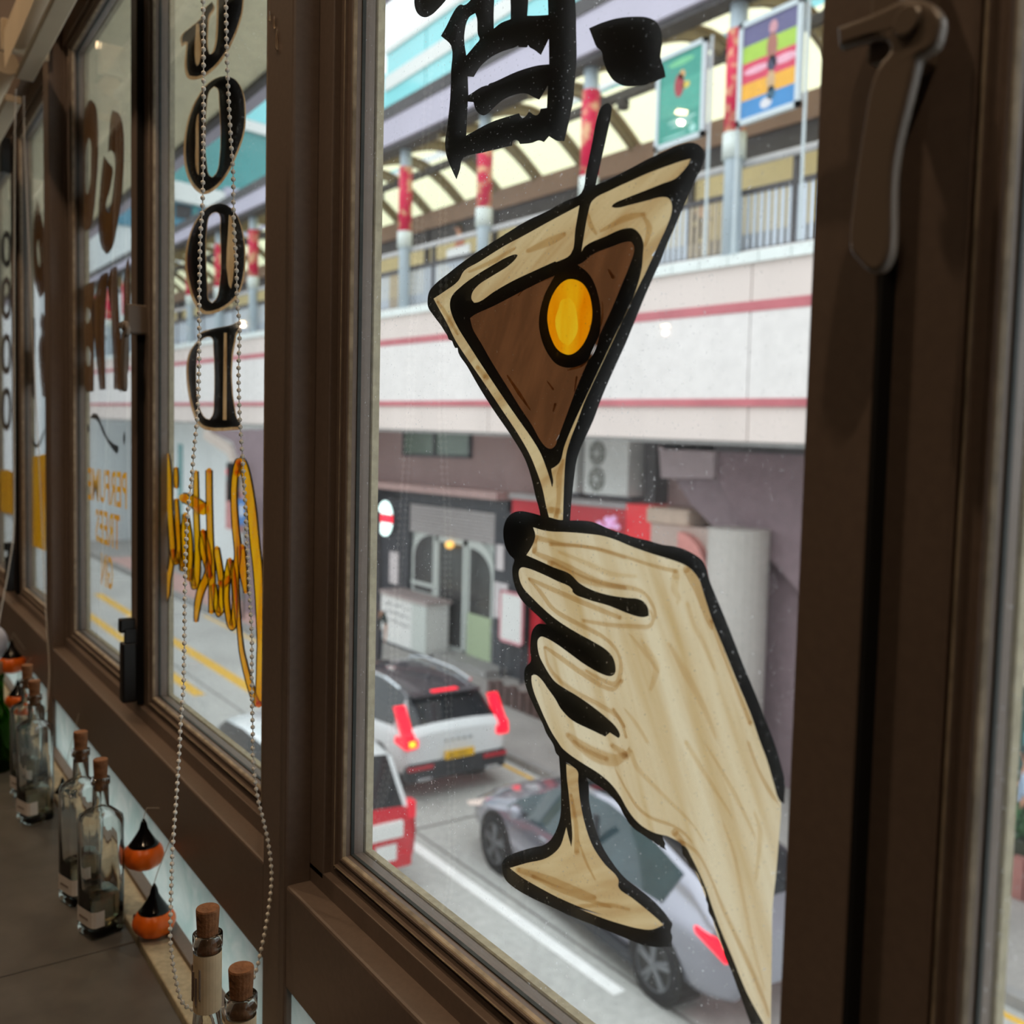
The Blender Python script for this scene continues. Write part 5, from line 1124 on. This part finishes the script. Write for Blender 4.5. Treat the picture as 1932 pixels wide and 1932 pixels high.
# street signs and signals
LEDW = mat('white_lit_sign', (235, 255, 252), .5, var=0, emit=(225, 255, 250), estr=2.2); LEDR = mat('red_lit_sign', (255, 30, 60), .5, var=0, emit=(255, 20, 50), estr=1.6)
q = aY(729, 978, 10.7); g = thing('lit_sign', 'oval lit shop sign in white and red beside the window edge', 'sign', (q.x, 10.7, 0))
def oval(rx_, rz_, y0, y1, z0, z1, cz): return [(rx_*math.cos(i*math.pi/16), cz+max(min(rz_*math.sin(i*math.pi/16), z1-cz), z0-cz)) for i in range(32)]
obj('sign_box', prism_y(bmesh.new(), [(.40*math.cos(i*math.pi/16), q.z+.46*math.sin(i*math.pi/16)) for i in range(32)], -.02, .12), DARKF, g)
for nm, z0, z1, m_ in (('lit_top', .12, .43, LEDW), ('lit_band', -.10, .10, LEDR), ('lit_foot', -.43, -.12, LEDW)):
    zs_ = [z0+(z1-z0)*j/6 for j in range(7)]; pl = [(.37*math.sqrt(max(0, 1-(zz/.44)**2)), q.z+zz) for zz in zs_]+[(-.37*math.sqrt(max(0, 1-(zz/.44)**2)), q.z+zz) for zz in zs_[::-1]]
    obj(nm, prism_y(bmesh.new(), pl, -.05, -.02), m_, g)
obj('bracket', B(-.9, -.38, .0, .06, q.z-.05, q.z+.05), DARKF, g); obj('sign_post', B(-.98, -.88, -.02, .08, .13, q.z+.2), DARKF, g)
def signal(label, px, py, yy, s=1):
    q = aY(px, py, yy); t_ = thing('traffic_light', label, 'traffic light', (q.x, yy, 0), R(-30), 'traffic lights over the far pavement')
    obj('signal_box', B(-.17*s, .17*s, -.12, .16, q.z-.75*s, q.z+.24*s, .03), BLACKM, t_)
    bm = rings(bmesh.new(), [[(.13*s*math.cos(i*math.pi/10), y_, q.z+.13*s*math.sin(i*math.pi/10)) for i in range(20)] for y_ in (-.11, -.135)]); obj('red_lens', bm, mat('red_signal', (255, 20, 60), .4, var=0, emit=(255, 10, 50), estr=4), t_)
    for zz in (-.28, -.55):
        bm = rings(bmesh.new(), [[(.12*s*math.cos(i*math.pi/10), y_, q.z+zz*s+.12*s*math.sin(i*math.pi/10)) for i in range(20)] for y_ in (-.11, -.13)]); obj('dark_lens', bm, STEEL, t_)
    obj('pole', tube(bmesh.new(), [(0, .2, .13), (0, .2, q.z+.3)], .055, 10), STEEL, t_)
signal('traffic light showing red beside the oval lit sign', 697, 988, 9.4, 1.15)
signal('traffic light showing red far down the street, behind the orange script', 437, 890, 9.4, 1.2)
bs = aY(456, 966, 9.4); g = thing('blue_sign', 'blue and white round road sign behind the orange script', 'sign', (bs.x, 9.4, 0))
obj('disc', rings(bmesh.new(), [[(.42*math.cos(i*math.pi/12), y_, bs.z+.42*math.sin(i*math.pi/12)) for i in range(24)] for y_ in (0, -.03)]), mat('blue_sign', (60, 120, 190), .5, var=.05), g)
obj('white_mark', B(.02, .2, -.05, -.03, bs.z-.12, bs.z+.22), WHITE, g); obj('pole', tube(bmesh.new(), [(0, .06, .1), (0, .06, bs.z+.4)], .04, 8), STEEL, g)

# ================================================================== CARS
CARG = mat('dark_car_glass', (26, 32, 38), .06, var=.1, scale=2, coat=.3)
TYRE = mat('black_tyre', (34, 34, 36), .8, var=.1); RIM = mat('grey_alloy', (128, 130, 134), .35, metal=.6, var=.05)
TAILR = mat('lit_tail_lamp', (255, 20, 50), .3, var=0, emit=(255, 16, 48), estr=1.3); DULLR = mat('red_reflector', (190, 40, 54), .3, var=0)
AMBER = mat('lit_amber_lamp', (255, 190, 40), .3, var=0, emit=(255, 180, 40), estr=2.5)
TRIMB = mat('black_car_trim', (44, 48, 54), .5, var=.08)
CHROME = mat('bright_trim', (220, 226, 232), .15, metal=.9, var=0)
def car_body(st):
    """st: x, zlo, zbelt, ztop, w_sill, w_belt, w_top, kind ('h' hood/boot, 'c' cabin); kind belongs to the stretch that follows"""
    secs = []
    for (x, zl_, zb, zt, ws, wb, wt, kd) in st:
        half = [(ws*.90, zl_), (ws, zl_+.10), (wb*1.0, zl_+(zb-zl_)*.45), (wb*1.0, zl_+(zb-zl_)*.75), (wb*.965, zb), (wt, zt-.02), (wt*.90, zt+.012), (wt*.5, zt+.035), (0, zt+.042)]
        secs.append([(x, y, z) for y, z in half]+[(x, -y, z) for y, z in half[-2::-1]])
    return secs
def strip(secs, i0, i1, rows, m, name, parent, push=0.0, inset=0.0):
    bm = bmesh.new(); cache = {}
    def vv(i, j):
        if (i, j) not in cache:
            p_ = Vector(secs[i][j]); 
            if push: p_ = p_+Vector((0, math.copysign(push, p_.y) if abs(p_.y) > .05 else 0, push))
            cache[(i, j)] = bm.verts.new(p_)
        return cache[(i, j)]
    for i in range(i0, i1):
        for j in rows: bm.faces.new((vv(i, j), vv(i+1, j), vv(i+1, j+1), vv(i, j+1)))
    bmesh.ops.recalc_face_normals(bm, faces=bm.faces)
    return obj(name, bm, m, parent, smooth=True)
def wheel(parent, x, y, r, w, spokes=5):
    s = 1 if y > 0 else -1; n = 28
    def ring(rr, yy): return [(x+rr*math.cos(i*2*math.pi/n), yy, r+rr*math.sin(i*2*math.pi/n)) for i in range(n)]
    wl = obj('wheel', rings(bmesh.new(), [ring(r*.70, y-s*w*.0), ring(r*.93, y), ring(r, y-s*.03), ring(r, y-s*(w-.03)), ring(r*.9, y-s*w)], cap0=False), TYRE, parent, smooth=True)
    obj('hub_well', rings(bmesh.new(), [ring(r*.72, y-s*.07), ring(r*.70, y-s*.075)]), BLACKM, wl)
    bm = bmesh.new(); rings(bm, [ring(r*.72, y-s*.005), ring(r*.66, y-s*.005), ring(r*.64, y-s*.05), ring(r*.72, y-s*.05)], cap0=False, cap1=False)
    for q in range(spokes):
        a_ = 2*math.pi*q/spokes+.3
        for da in (-.13, .13):
            c0 = Vector((x, y-s*.02, r)); c1 = c0+Vector((math.cos(a_+da), 0, math.sin(a_+da)))*r*.68; tube(bm, [c0, c1], [.03, .022], 5)
    rings(bm, [ring(r*.16, y-s*.004), ring(r*.16, y-s*.05)])
    obj('rim', bm, RIM, wl)
def arch_liner(parent, x, y, r, m):
    s = 1 if y > 0 else -1; n = 24
    bm = rings(bmesh.new(), [[(x+rr*math.cos(i*2*math.pi/n), yy, r*.93+rr*math.sin(i*2*math.pi/n)) for i in range(n)] for rr, yy in ((r, y-s*.3), (r, y), (r*.97, y+s*.006))])
    obj('wheel_arch', bm, m, parent)

# ---- white SUV, seen from behind (local +x = front of the car)
t = thing('suv_car', 'white sport utility car with a black roof and yellow number plate, seen from behind', 'car', (-14.72, 7.42, 0), math.pi)
PW = mat('white_car_paint', (236, 240, 242), .18, var=0, coat=.6); BR = mat('black_car_roof', (62, 58, 66), .2, var=.04, coat=.5)
st = [(-2.20, .52, .92, 1.00, .80, .84, .74, 'h'), (-2.17, .42, .98, 1.06, .88, .92, .79, 'h'), (-2.08, .36, 1.04, 1.12, .90, .935, .80, 'c'), (-1.72, .34, 1.10, 1.53, .91, .94, .66, 'c'), (-1.25, .34, 1.06, 1.62, .915, .94, .65, 'c'), (-.4, .34, 1.02, 1.655, .915, .94, .645, 'c'), (.35, .34, 1.0, 1.60, .915, .94, .63, 'c'), (.72, .34, .99, 1.48, .915, .94, .62, 'c'), (1.22, .34, .98, 1.03, .91, .93, .76, 'h'), (1.85, .36, .90, .95, .89, .90, .74, 'h'), (2.12, .42, .76, .80, .82, .84, .66, 'h'), (2.2, .5, .66, .70, .7, .74, .56, 'h')]
secs = car_body(st); n_ = len(st)-1; rows = range(0, 16)
body = strip(secs, 0, n_, list(range(0, 5)) + list(range(11, 16)), PW, 'body', t)
strip(secs, 8, n_, range(5, 11), PW, 'bonnet', t); strip(secs, 0, 2, range(5, 11), PW, 'tailgate', t)
strip(secs, 3, 7, range(5, 11), BR, 'roof', t)['label'] = 'black roof panel'
strip(secs, 2, 3, range(5, 11), CARG, 'rear_window', t); strip(secs, 7, 8, range(5, 11), CARG, 'windscreen', t)
for side in ((4,), (11,)): strip(secs, 3, 8, side, CARG, 'side_window', t, .004); strip(secs, 2, 3, side, PW, 'rear_quarter', t)
bm = bmesh.new(); bm.faces.new([bm.verts.new(q) for q in secs[0]]); obj('tail_panel', bm, PW, t)
bm = bmesh.new(); bm.faces.new([bm.verts.new(q) for q in secs[-1]]); obj('nose_panel', bm, TRIMB, t)
bmp = obj('rear_bumper', B(-2.25, -2.0, -.90, .90, .30, .60, .05), TRIMB, t); bmp['label'] = 'dark grey lower rear bumper'
pl_ = obj('number_plate', B(-2.275, -2.25, -.27, .27, .60, .73, .01), mat('yellow_plate', (244, 190, 10), .5, var=.03), t); pl_['label'] = 'yellow number plate'
cu = bpy.data.curves.new('plate_text', 'FONT'); cu.body = 'SE 1021'; cu.size = .11
o = bpy.data.objects.new('plate_text', cu); COL.objects.link(o); me = bpy.data.meshes.new_from_object(o.evaluated_get(bpy.context.evaluated_depsgraph_get())); bpy.data.objects.remove(o)
for v in me.vertices: v.co = Vector((-2.277, .20-v.co.x*.95, .628+v.co.y*.95))
obj('plate_characters', me, mat('dark_plate_text', (70, 56, 20), .6, var=0), pl_)
for s in (-1, 1):
    tl = obj('tail_lamp', prism_y(bmesh.new(), [(-2.23, .84), (-1.86, .88), (-1.88, .98), (-2.08, 1.0), (-1.80, 1.42), (-1.88, 1.44), (-2.14, 1.08), (-2.22, 1.04)], s*.78, s*.945), TAILR, t); tl['label'] = 'lit red L-shaped tail lamp'
    obj('lamp_foot', B(-2.24, -2.1, min(s*.72, s*.955), max(s*.72, s*.955), .85, .98, .02), TAILR, tl)
    obj('indicator', B(-2.26, -2.2, s*.84-.05, s*.84+.05, .885, .965, .01), AMBER if s == 1 else TAILR, tl)
    obj('reflector', B(-2.262, -2.2, s*.68-.22, s*.68+.22, .50, .565, .01), DULLR, t)
    obj('exhaust_trim', B(-2.262, -2.2, s*.62-.12, s*.62+.12, .33, .375, .01), CHROME, t)
    obj('roof_rail', tube(bmesh.new(), [(-1.5, s*.66, 1.60), (-1.0, s*.66, 1.68), (0, s*.655, 1.69), (.55, s*.64, 1.60)], .022, 8), CHROME, t)
    for x in (-1.38, 1.36): arch_liner(t, x, s*.935, .40, BLACKM); wheel(t, x, s*.955, .355, .24)
obj('brake_light', B(-1.80, -1.70, -.24, .24, 1.535, 1.575, .01), TAILR, t)['label'] = 'lit high brake light'
obj('spoiler', B(-1.90, -1.55, -.62, .62, 1.53, 1.56, .01), BR, t)
bm = bmesh.new()
for j in range(5): box(bm, -2.222, -2.205, .22-j*.11-.03, .22-j*.11+.03, .87, .91)
obj('badge_letters', bm, CHROME, body)
bm = bmesh.new(); tube(bm, [(-1.2, 0, 1.66), (-1.35, 0, 1.74)], [.03, .008], 6); obj('aerial_fin', bm, BR, t)

# ---- grey saloon
t = thing('saloon_car', 'grey electric saloon passing behind the painted foot, its tail lamp lit red', 'car', (-8.16, 7.21, 0), math.pi-R(5.2))
t.scale = (1.09, 1.09, 1.06)
PG = mat('silver_grey_paint', (158, 158, 170), .16, metal=.55, var=0, coat=.7)
st = [(-2.42, .50, .82, .90, .72, .78, .62, 'h'), (-2.36, .40, .90, .98, .82, .86, .70, 'h'), (-2.1, .32, .95, 1.05, .88, .90, .70, 'c'), (-1.55, .26, .95, 1.20, .90, .92, .64, 'c'), (-1.0, .24, .93, 1.34, .91, .925, .60, 'c'), (-.3, .24, .91, 1.43, .91, .925, .585, 'c'), (.25, .24, .90, 1.41, .91, .925, .58, 'c'), (.65, .24, .89, 1.28, .91, .92, .60, 'c'), (1.30, .24, .86, .95, .905, .915, .72, 'h'), (1.75, .26, .80, .88, .89, .90, .70, 'h'), (2.15, .30, .68, .75, .84, .85, .62, 'h'), (2.38, .36, .56, .62, .70, .72, .52, 'h'), (2.44, .42, .52, .56, .56, .60, .42, 'h')]
secs = car_body(st); n_ = len(st)-1
strip(secs, 0, n_, list(range(0, 5)) + list(range(11, 16)), PG, 'body', t)
strip(secs, 8, n_, range(5, 11), PG, 'bonnet', t); strip(secs, 0, 2, range(5, 11), PG, 'boot_lid', t); strip(secs, 2, 8, (5, 10), PG, 'roof_rail', t)
strip(secs, 3, 8, range(6, 10), CARG, 'glass_roof', t); strip(secs, 2, 3, range(6, 10), CARG, 'rear_window', t)
CARG2 = mat('greenish_car_glass', (48, 68, 74), .05, var=.3, scale=2, coat=.3)
for side in ((4,), (11,)): strip(secs, 3, 8, side, CARG2, 'side_window', t, .004)
for en in (0, -1): bm = bmesh.new(); bm.faces.new([bm.verts.new(q) for q in secs[en]]); obj('end_panel', bm, PG, t)
obj('sill', B(-1.2, 1.2, -.93, .93, .18, .30, .02), TRIMB, t)
for s in (-1, 1):
    tl = obj('tail_lamp', prism_y(bmesh.new(), [(-2.40, .80), (-2.02, .90), (-2.0, .95), (-2.38, .92)], s*.62, s*.905), TAILR, t); tl['label'] = 'lit red tail lamp'
    obj('headlamp', prism_y(bmesh.new(), [(2.34, .58), (2.05, .70), (1.92, .76), (1.98, .64), (2.3, .54)], s*.62, s*.865), mat('lit_headlamp', (255, 240, 230), .2, var=0, emit=(255, 236, 226), estr=.35), t)
    mi = obj('wing_mirror', lathe(bmesh.new(), [(.02, -.07), (.075, -.05), (.085, .02), (.06, .07), (.02, .08)], 12, .85, s*1.03, .98), PG, t, smooth=True)
    obj('mirror_arm', B(.80, .88, min(s*.9, s*1.0), max(s*.9, s*1.0), .93, .96), TRIMB, mi)
    obj('pillar_trim', prism_y(bmesh.new(), [(-.42, .92), (-.34, .92), (-.36, 1.36), (-.43, 1.36)], s*.80, s*.835), TRIMB, t)
    for x in (-1.50, 1.50): arch_liner(t, x, s*.915, .385, BLACKM); wheel(t, x, s*.935, .35, .24)
    for x in (-.35, .62): obj('door_handle', B(x-.25, x-.11, s*.922-.01, s*.922+.01, .79, .81), CHROME, t)
obj('seat', B(-.7, -.1, -.6, .6, .5, 1.1, .08), mat('red_brown_seat', (150, 86, 72), .7), t)

# ---- red taxi
t = thing('taxi_car', 'red taxi with a white roof cut by the left pane edge', 'car', (-12.15, 4.42, 0), math.pi)
PR = mat('red_taxi_paint', (214, 26, 46), .2, var=0, coat=.5)
st = [(-2.12, .42, .86, .92, .76, .80, .72, 'h'), (-2.10, .34, .98, 1.04, .84, .86, .76, 'c'), (-1.82, .30, 1.04, 1.62, .85, .87, .66, 'c'), (-1.2, .30, 1.02, 1.72, .85, .87, .66, 'c'), (-.2, .30, 1.0, 1.74, .85, .87, .65, 'c'), (.5, .30, .98, 1.68, .85, .87, .64, 'c'), (.85, .30, .97, 1.50, .85, .87, .63, 'c'), (1.35, .30, .96, 1.02, .85, .86, .72, 'h'), (1.9, .32, .86, .92, .82, .83, .68, 'h'), (2.15, .4, .74, .78, .7, .74, .58, 'h')]
secs = car_body(st); n_ = len(st)-1
strip(secs, 0, n_, list(range(0, 5)) + list(range(11, 16)), PR, 'body', t)
strip(secs, 7, n_, range(5, 11), PR, 'bonnet', t); strip(secs, 0, 1, range(5, 11), PR, 'tailgate', t)
strip(secs, 2, 6, range(5, 11), PW, 'roof', t)['label'] = 'white roof'
strip(secs, 1, 2, range(6, 10), CARG, 'rear_window', t); strip(secs, 1, 2, (5, 10), PW, 'rear_pillar', t); strip(secs, 6, 7, range(5, 11), CARG, 'windscreen', t)
for side in ((4,), (11,)): strip(secs, 2, 7, side, CARG, 'side_window', t, .004); strip(secs, 1, 2, side, PW, 'rear_pillar', t)
bm = bmesh.new(); bm.faces.new([bm.verts.new(q) for q in secs[0]]); obj('tail_panel', bm, PR, t)
bm = bmesh.new(); bm.faces.new([bm.verts.new(q) for q in secs[-1]]); obj('nose_panel', bm, PR, t)
obj('white_tail_strip', B(-2.17, -2.08, -.66, .66, .70, .90, .01), WHITE, t)['label'] = 'broad white strip across the tailgate'
obj('square_label', B(-2.155, -2.1, -.58, -.30, .42, .62, .01), WHITE, t)['label'] = 'small white square sticker on the tail'
obj('rear_bumper', B(-2.15, -2.05, -.80, .80, .30, .50, .03), PR, t)
for s in (-1, 1):
    obj('tail_lamp', B(-2.13, -1.97, s*.80-.055, s*.80+.055, .88, 1.10, .02), mat('dim_tail_lamp', (240, 30, 56), .3, var=0, emit=(240, 20, 48), estr=.25), t)
    for x in (-1.35, 1.35): arch_liner(t, x, s*.865, .38, BLACKM); wheel(t, x, s*.885, .33, .22)
obj('roof_sign', B(-.3, .0, -.3, .3, 1.78, 1.93, .03), WHITE, t)

# ================================================================== PEOPLE (far off, behind the glass)
SKIN = mat('skin', (214, 160, 132), .6, var=.04, scale=12)
def skin_obj(name, verts, edges, radii, m, parent, sub=1, root=0):
    me = bpy.data.meshes.new(name); me.from_pydata([tuple(v) for v in verts], edges, []); me.update()
    o_ = bpy.data.objects.new(name, me); COL.objects.link(o_); o_.parent = parent
    sk = o_.modifiers.new('skin', 'SKIN'); sk.use_smooth_shade = True
    for i, r_ in enumerate(radii): me.skin_vertices[0].data[i].radius = (r_, r_)
    me.skin_vertices[0].data[root].use_root = True
    if sub: sb = o_.modifiers.new('smooth', 'SUBSURF'); sb.levels = sub; sb.render_levels = sub
    me.materials.append(m); return o_
def person(label, loc, rz, Ht, shirt, trousers, hair, sit=False, arm=None):
    """standing or seated figure facing local -y"""
    t_ = thing('person', label, 'person', loc, rz); k_ = Ht/1.72
    if sit:
        J = dict(pel=(0, 0, .52), sp=(0, .02, .74), ch=(0, .0, .98), nk=(0, -.01, 1.12), hb=(0, -.02, 1.19), ht=(0, -.03, 1.33))
        for s, n_ in ((-1, 'l'), (1, 'r')): J.update({'hp'+n_: (s*.10, 0, .50), 'kn'+n_: (s*.12, -.44, .50), 'an'+n_: (s*.11, -.42, .09), 'to'+n_: (s*.12, -.58, .04)})
        dz = -.40
    else:
        J = dict(pel=(0, 0, .93), sp=(0, .01, 1.12), ch=(0, .0, 1.36), nk=(0, -.005, 1.49), hb=(0, -.015, 1.56), ht=(0, -.02, 1.70))
        for s, n_ in ((-1, 'l'), (1, 'r')): J.update({'hp'+n_: (s*.10, 0, .90), 'kn'+n_: (s*.11, -.02+.05*s, .50), 'an'+n_: (s*.11, .03+.08*s, .09), 'to'+n_: (s*.13, -.13+.08*s, .035)})
        dz = 0
    for s, n_ in ((-1, 'l'), (1, 'r')):
        J.update({'sh'+n_: (s*.19, .0, 1.42+dz), 'el'+n_: (s*.25, .02, 1.13+dz), 'wr'+n_: (s*.25, -.09, .90+dz), 'pm'+n_: (s*.245, -.13, .83+dz)})
        if arm == n_: J.update({'el'+n_: (s*.30, -.10, 1.16+dz), 'wr'+n_: (s*.20, -.30, 1.08+dz), 'pm'+n_: (s*.16, -.38, 1.08+dz)})
    rad = dict(pel=.125, sp=.115, ch=.13, nk=.05, hb=.075, ht=.075, hpl=.085, hpr=.085, knl=.055, knr=.055, anl=.04, anr=.04, tol=.035, tor=.035, shl=.055, shr=.055, ell=.04, elr=.04, wrl=.027, wrr=.027, pml=.03, pmr=.03)
    nm = list(J); V = [Vector(J[q])*k_ for q in nm]; rr = [rad[q]*k_ for q in nm]
    E_ = [('pel', 'sp'), ('sp', 'ch'), ('ch', 'nk'), ('nk', 'hb'), ('hb', 'ht')]
    for n_ in 'lr': E_ += [('pel', 'hp'+n_), ('hp'+n_, 'kn'+n_), ('kn'+n_, 'an'+n_), ('an'+n_, 'to'+n_), ('ch', 'sh'+n_), ('sh'+n_, 'el'+n_), ('el'+n_, 'wr'+n_), ('wr'+n_, 'pm'+n_)]
    E_ = [(nm.index(x_), nm.index(y_)) for x_, y_ in E_]
    for n_ in 'lr':                                                    # fingers and thumb
        pi = nm.index('pm'+n_); dr_ = (V[pi]-V[nm.index('wr'+n_)]).normalized(); sd = dr_.cross(Vector((1, 0, .2))).normalized()
        for q in range(4):
            b_ = V[pi]+sd*(.022*(q-1.5))*k_+dr_*.03*k_; L_ = (.06, .072, .068, .052)[q]*k_
            V += [b_, b_+dr_*L_*.6, b_+dr_*L_+Vector((0, -.015, 0))]; rr += [.009*k_, .008*k_, .006*k_]; i0 = len(V)-3; E_ += [(pi, i0), (i0, i0+1), (i0+1, i0+2)]
        V += [V[pi]+sd*.05*k_, V[pi]+sd*.065*k_+dr_*.04*k_]; rr += [.010*k_, .008*k_]; E_ += [(pi, len(V)-2), (len(V)-2, len(V)-1)]
    bd = skin_obj('body', V, E_, rr, SKIN, t_)
    def sub(name, keys, edges, grow_, m):
        ks_ = keys; VV = [Vector(J[q])*k_ for q in ks_]; return skin_obj(name, VV, [(ks_.index(x_), ks_.index(y_)) for x_, y_ in edges], [rad[q]*k_*grow_+.008 for q in ks_], m, t_)
    sub('shirt', ['sp', 'pel', 'ch', 'shl', 'shr', 'ell', 'elr'], [('sp', 'pel'), ('sp', 'ch'), ('ch', 'shl'), ('ch', 'shr'), ('shl', 'ell'), ('shr', 'elr')], 1.1, shirt)
    sub('trousers', ['pel', 'hpl', 'hpr', 'knl', 'knr', 'anl', 'anr'], [('pel', 'hpl'), ('pel', 'hpr'), ('hpl', 'knl'), ('hpr', 'knr'), ('knl', 'anl'), ('knr', 'anr')], 1.1, trousers)
    hc = (Vector(J['hb'])*.42+Vector(J['ht'])*.58)*k_
    bm = bmesh.new(); bmesh.ops.create_uvsphere(bm, u_segments=18, v_segments=12, radius=.098*k_)
    for v in bm.verts: v.co.y *= 1.12; v.co.z *= 1.22
    for f in [f for f in bm.faces if f.calc_center_median().y < -.045*k_ and f.calc_center_median().z < .05*k_ or f.calc_center_median().z < -.06*k_]: bm.faces.remove(f)
    obj('hair', bm, hair, t_, loc=hc+Vector((0, .015, .012))*k_, smooth=True)
    bm = bmesh.new(); tube(bm, [(0, -.085*k_, .02*k_), (0, -.105*k_, -.02*k_)], [.008*k_, .016*k_], 6); obj('nose', bm, SKIN, bd, loc=hc)
    bm = bmesh.new()
    for s in (-1, 1): bmesh.ops.create_icosphere(bm, subdivisions=1, radius=.011*k_, matrix=Matrix.Translation((s*.034*k_, -.078*k_, .015*k_)))
    obj('eyes', bm, BLACKM, bd, loc=hc)
    bm = bmesh.new(); box(bm, -.025*k_, .025*k_, -.085*k_, -.07*k_, -.058*k_, -.05*k_); obj('mouth', bm, mat('lip', (170, 90, 84), .5), bd, loc=hc)
    bm = bmesh.new()
    for s in (-1, 1): bmesh.ops.create_icosphere(bm, subdivisions=1, radius=.024*k_, matrix=Matrix.Translation((s*.088*k_, .005, -.005*k_)))
    obj('ears', bm, SKIN, bd, loc=hc)
    bm = bmesh.new()
    for n_ in 'lr':
        f_, a_ = Vector(J['to'+n_])*k_, Vector(J['an'+n_])*k_; tube(bm, [(a_.x, a_.y+.03, .045), (a_.x, a_.y-.02, .05), ((f_.x+a_.x)/2, (f_.y+a_.y)/2, .045), (f_.x, f_.y-.04, .03)], [.04, .046, .044, .028], 8)
    obj('shoes', bm, BLACKM, t_)
    return t_
HAIR = mat('black_hair', (26, 22, 22), .5, var=.1)
def cloth(n_, rgb): return mat('cloth_'+n_, rgb, .85, var=.08, scale=10)
person('dark haired person in a dark green top walking on the pavement at the pane edge', (-20.0, 9.75, .13), R(60), 1.72, cloth('green', (44, 62, 56)), cloth('navy', (48, 52, 64)), HAIR, arm='l')
person('dark haired person in an orange top behind the footbridge railing', (-19.1, 11.3, zl(8.28, -19.1)), R(-20), 1.72, cloth('orange', (216, 140, 116)), cloth('grey', (90, 88, 92)), HAIR)
person('person in a dark coat behind the railing right of the painted glass rim', (-11.75, 11.6, zl(8.28, -11.75)), R(30), 1.10, cloth('charcoal', (44, 46, 54)), cloth('charcoal2', (40, 42, 50)), HAIR)
person('person in a pale blue shirt behind the hedge in the right-hand sliver', (-5.95, 11.88, .13), R(-70), 1.66, cloth('paleblue', (186, 206, 232)), cloth('grey', (90, 88, 92)), HAIR, arm='l')
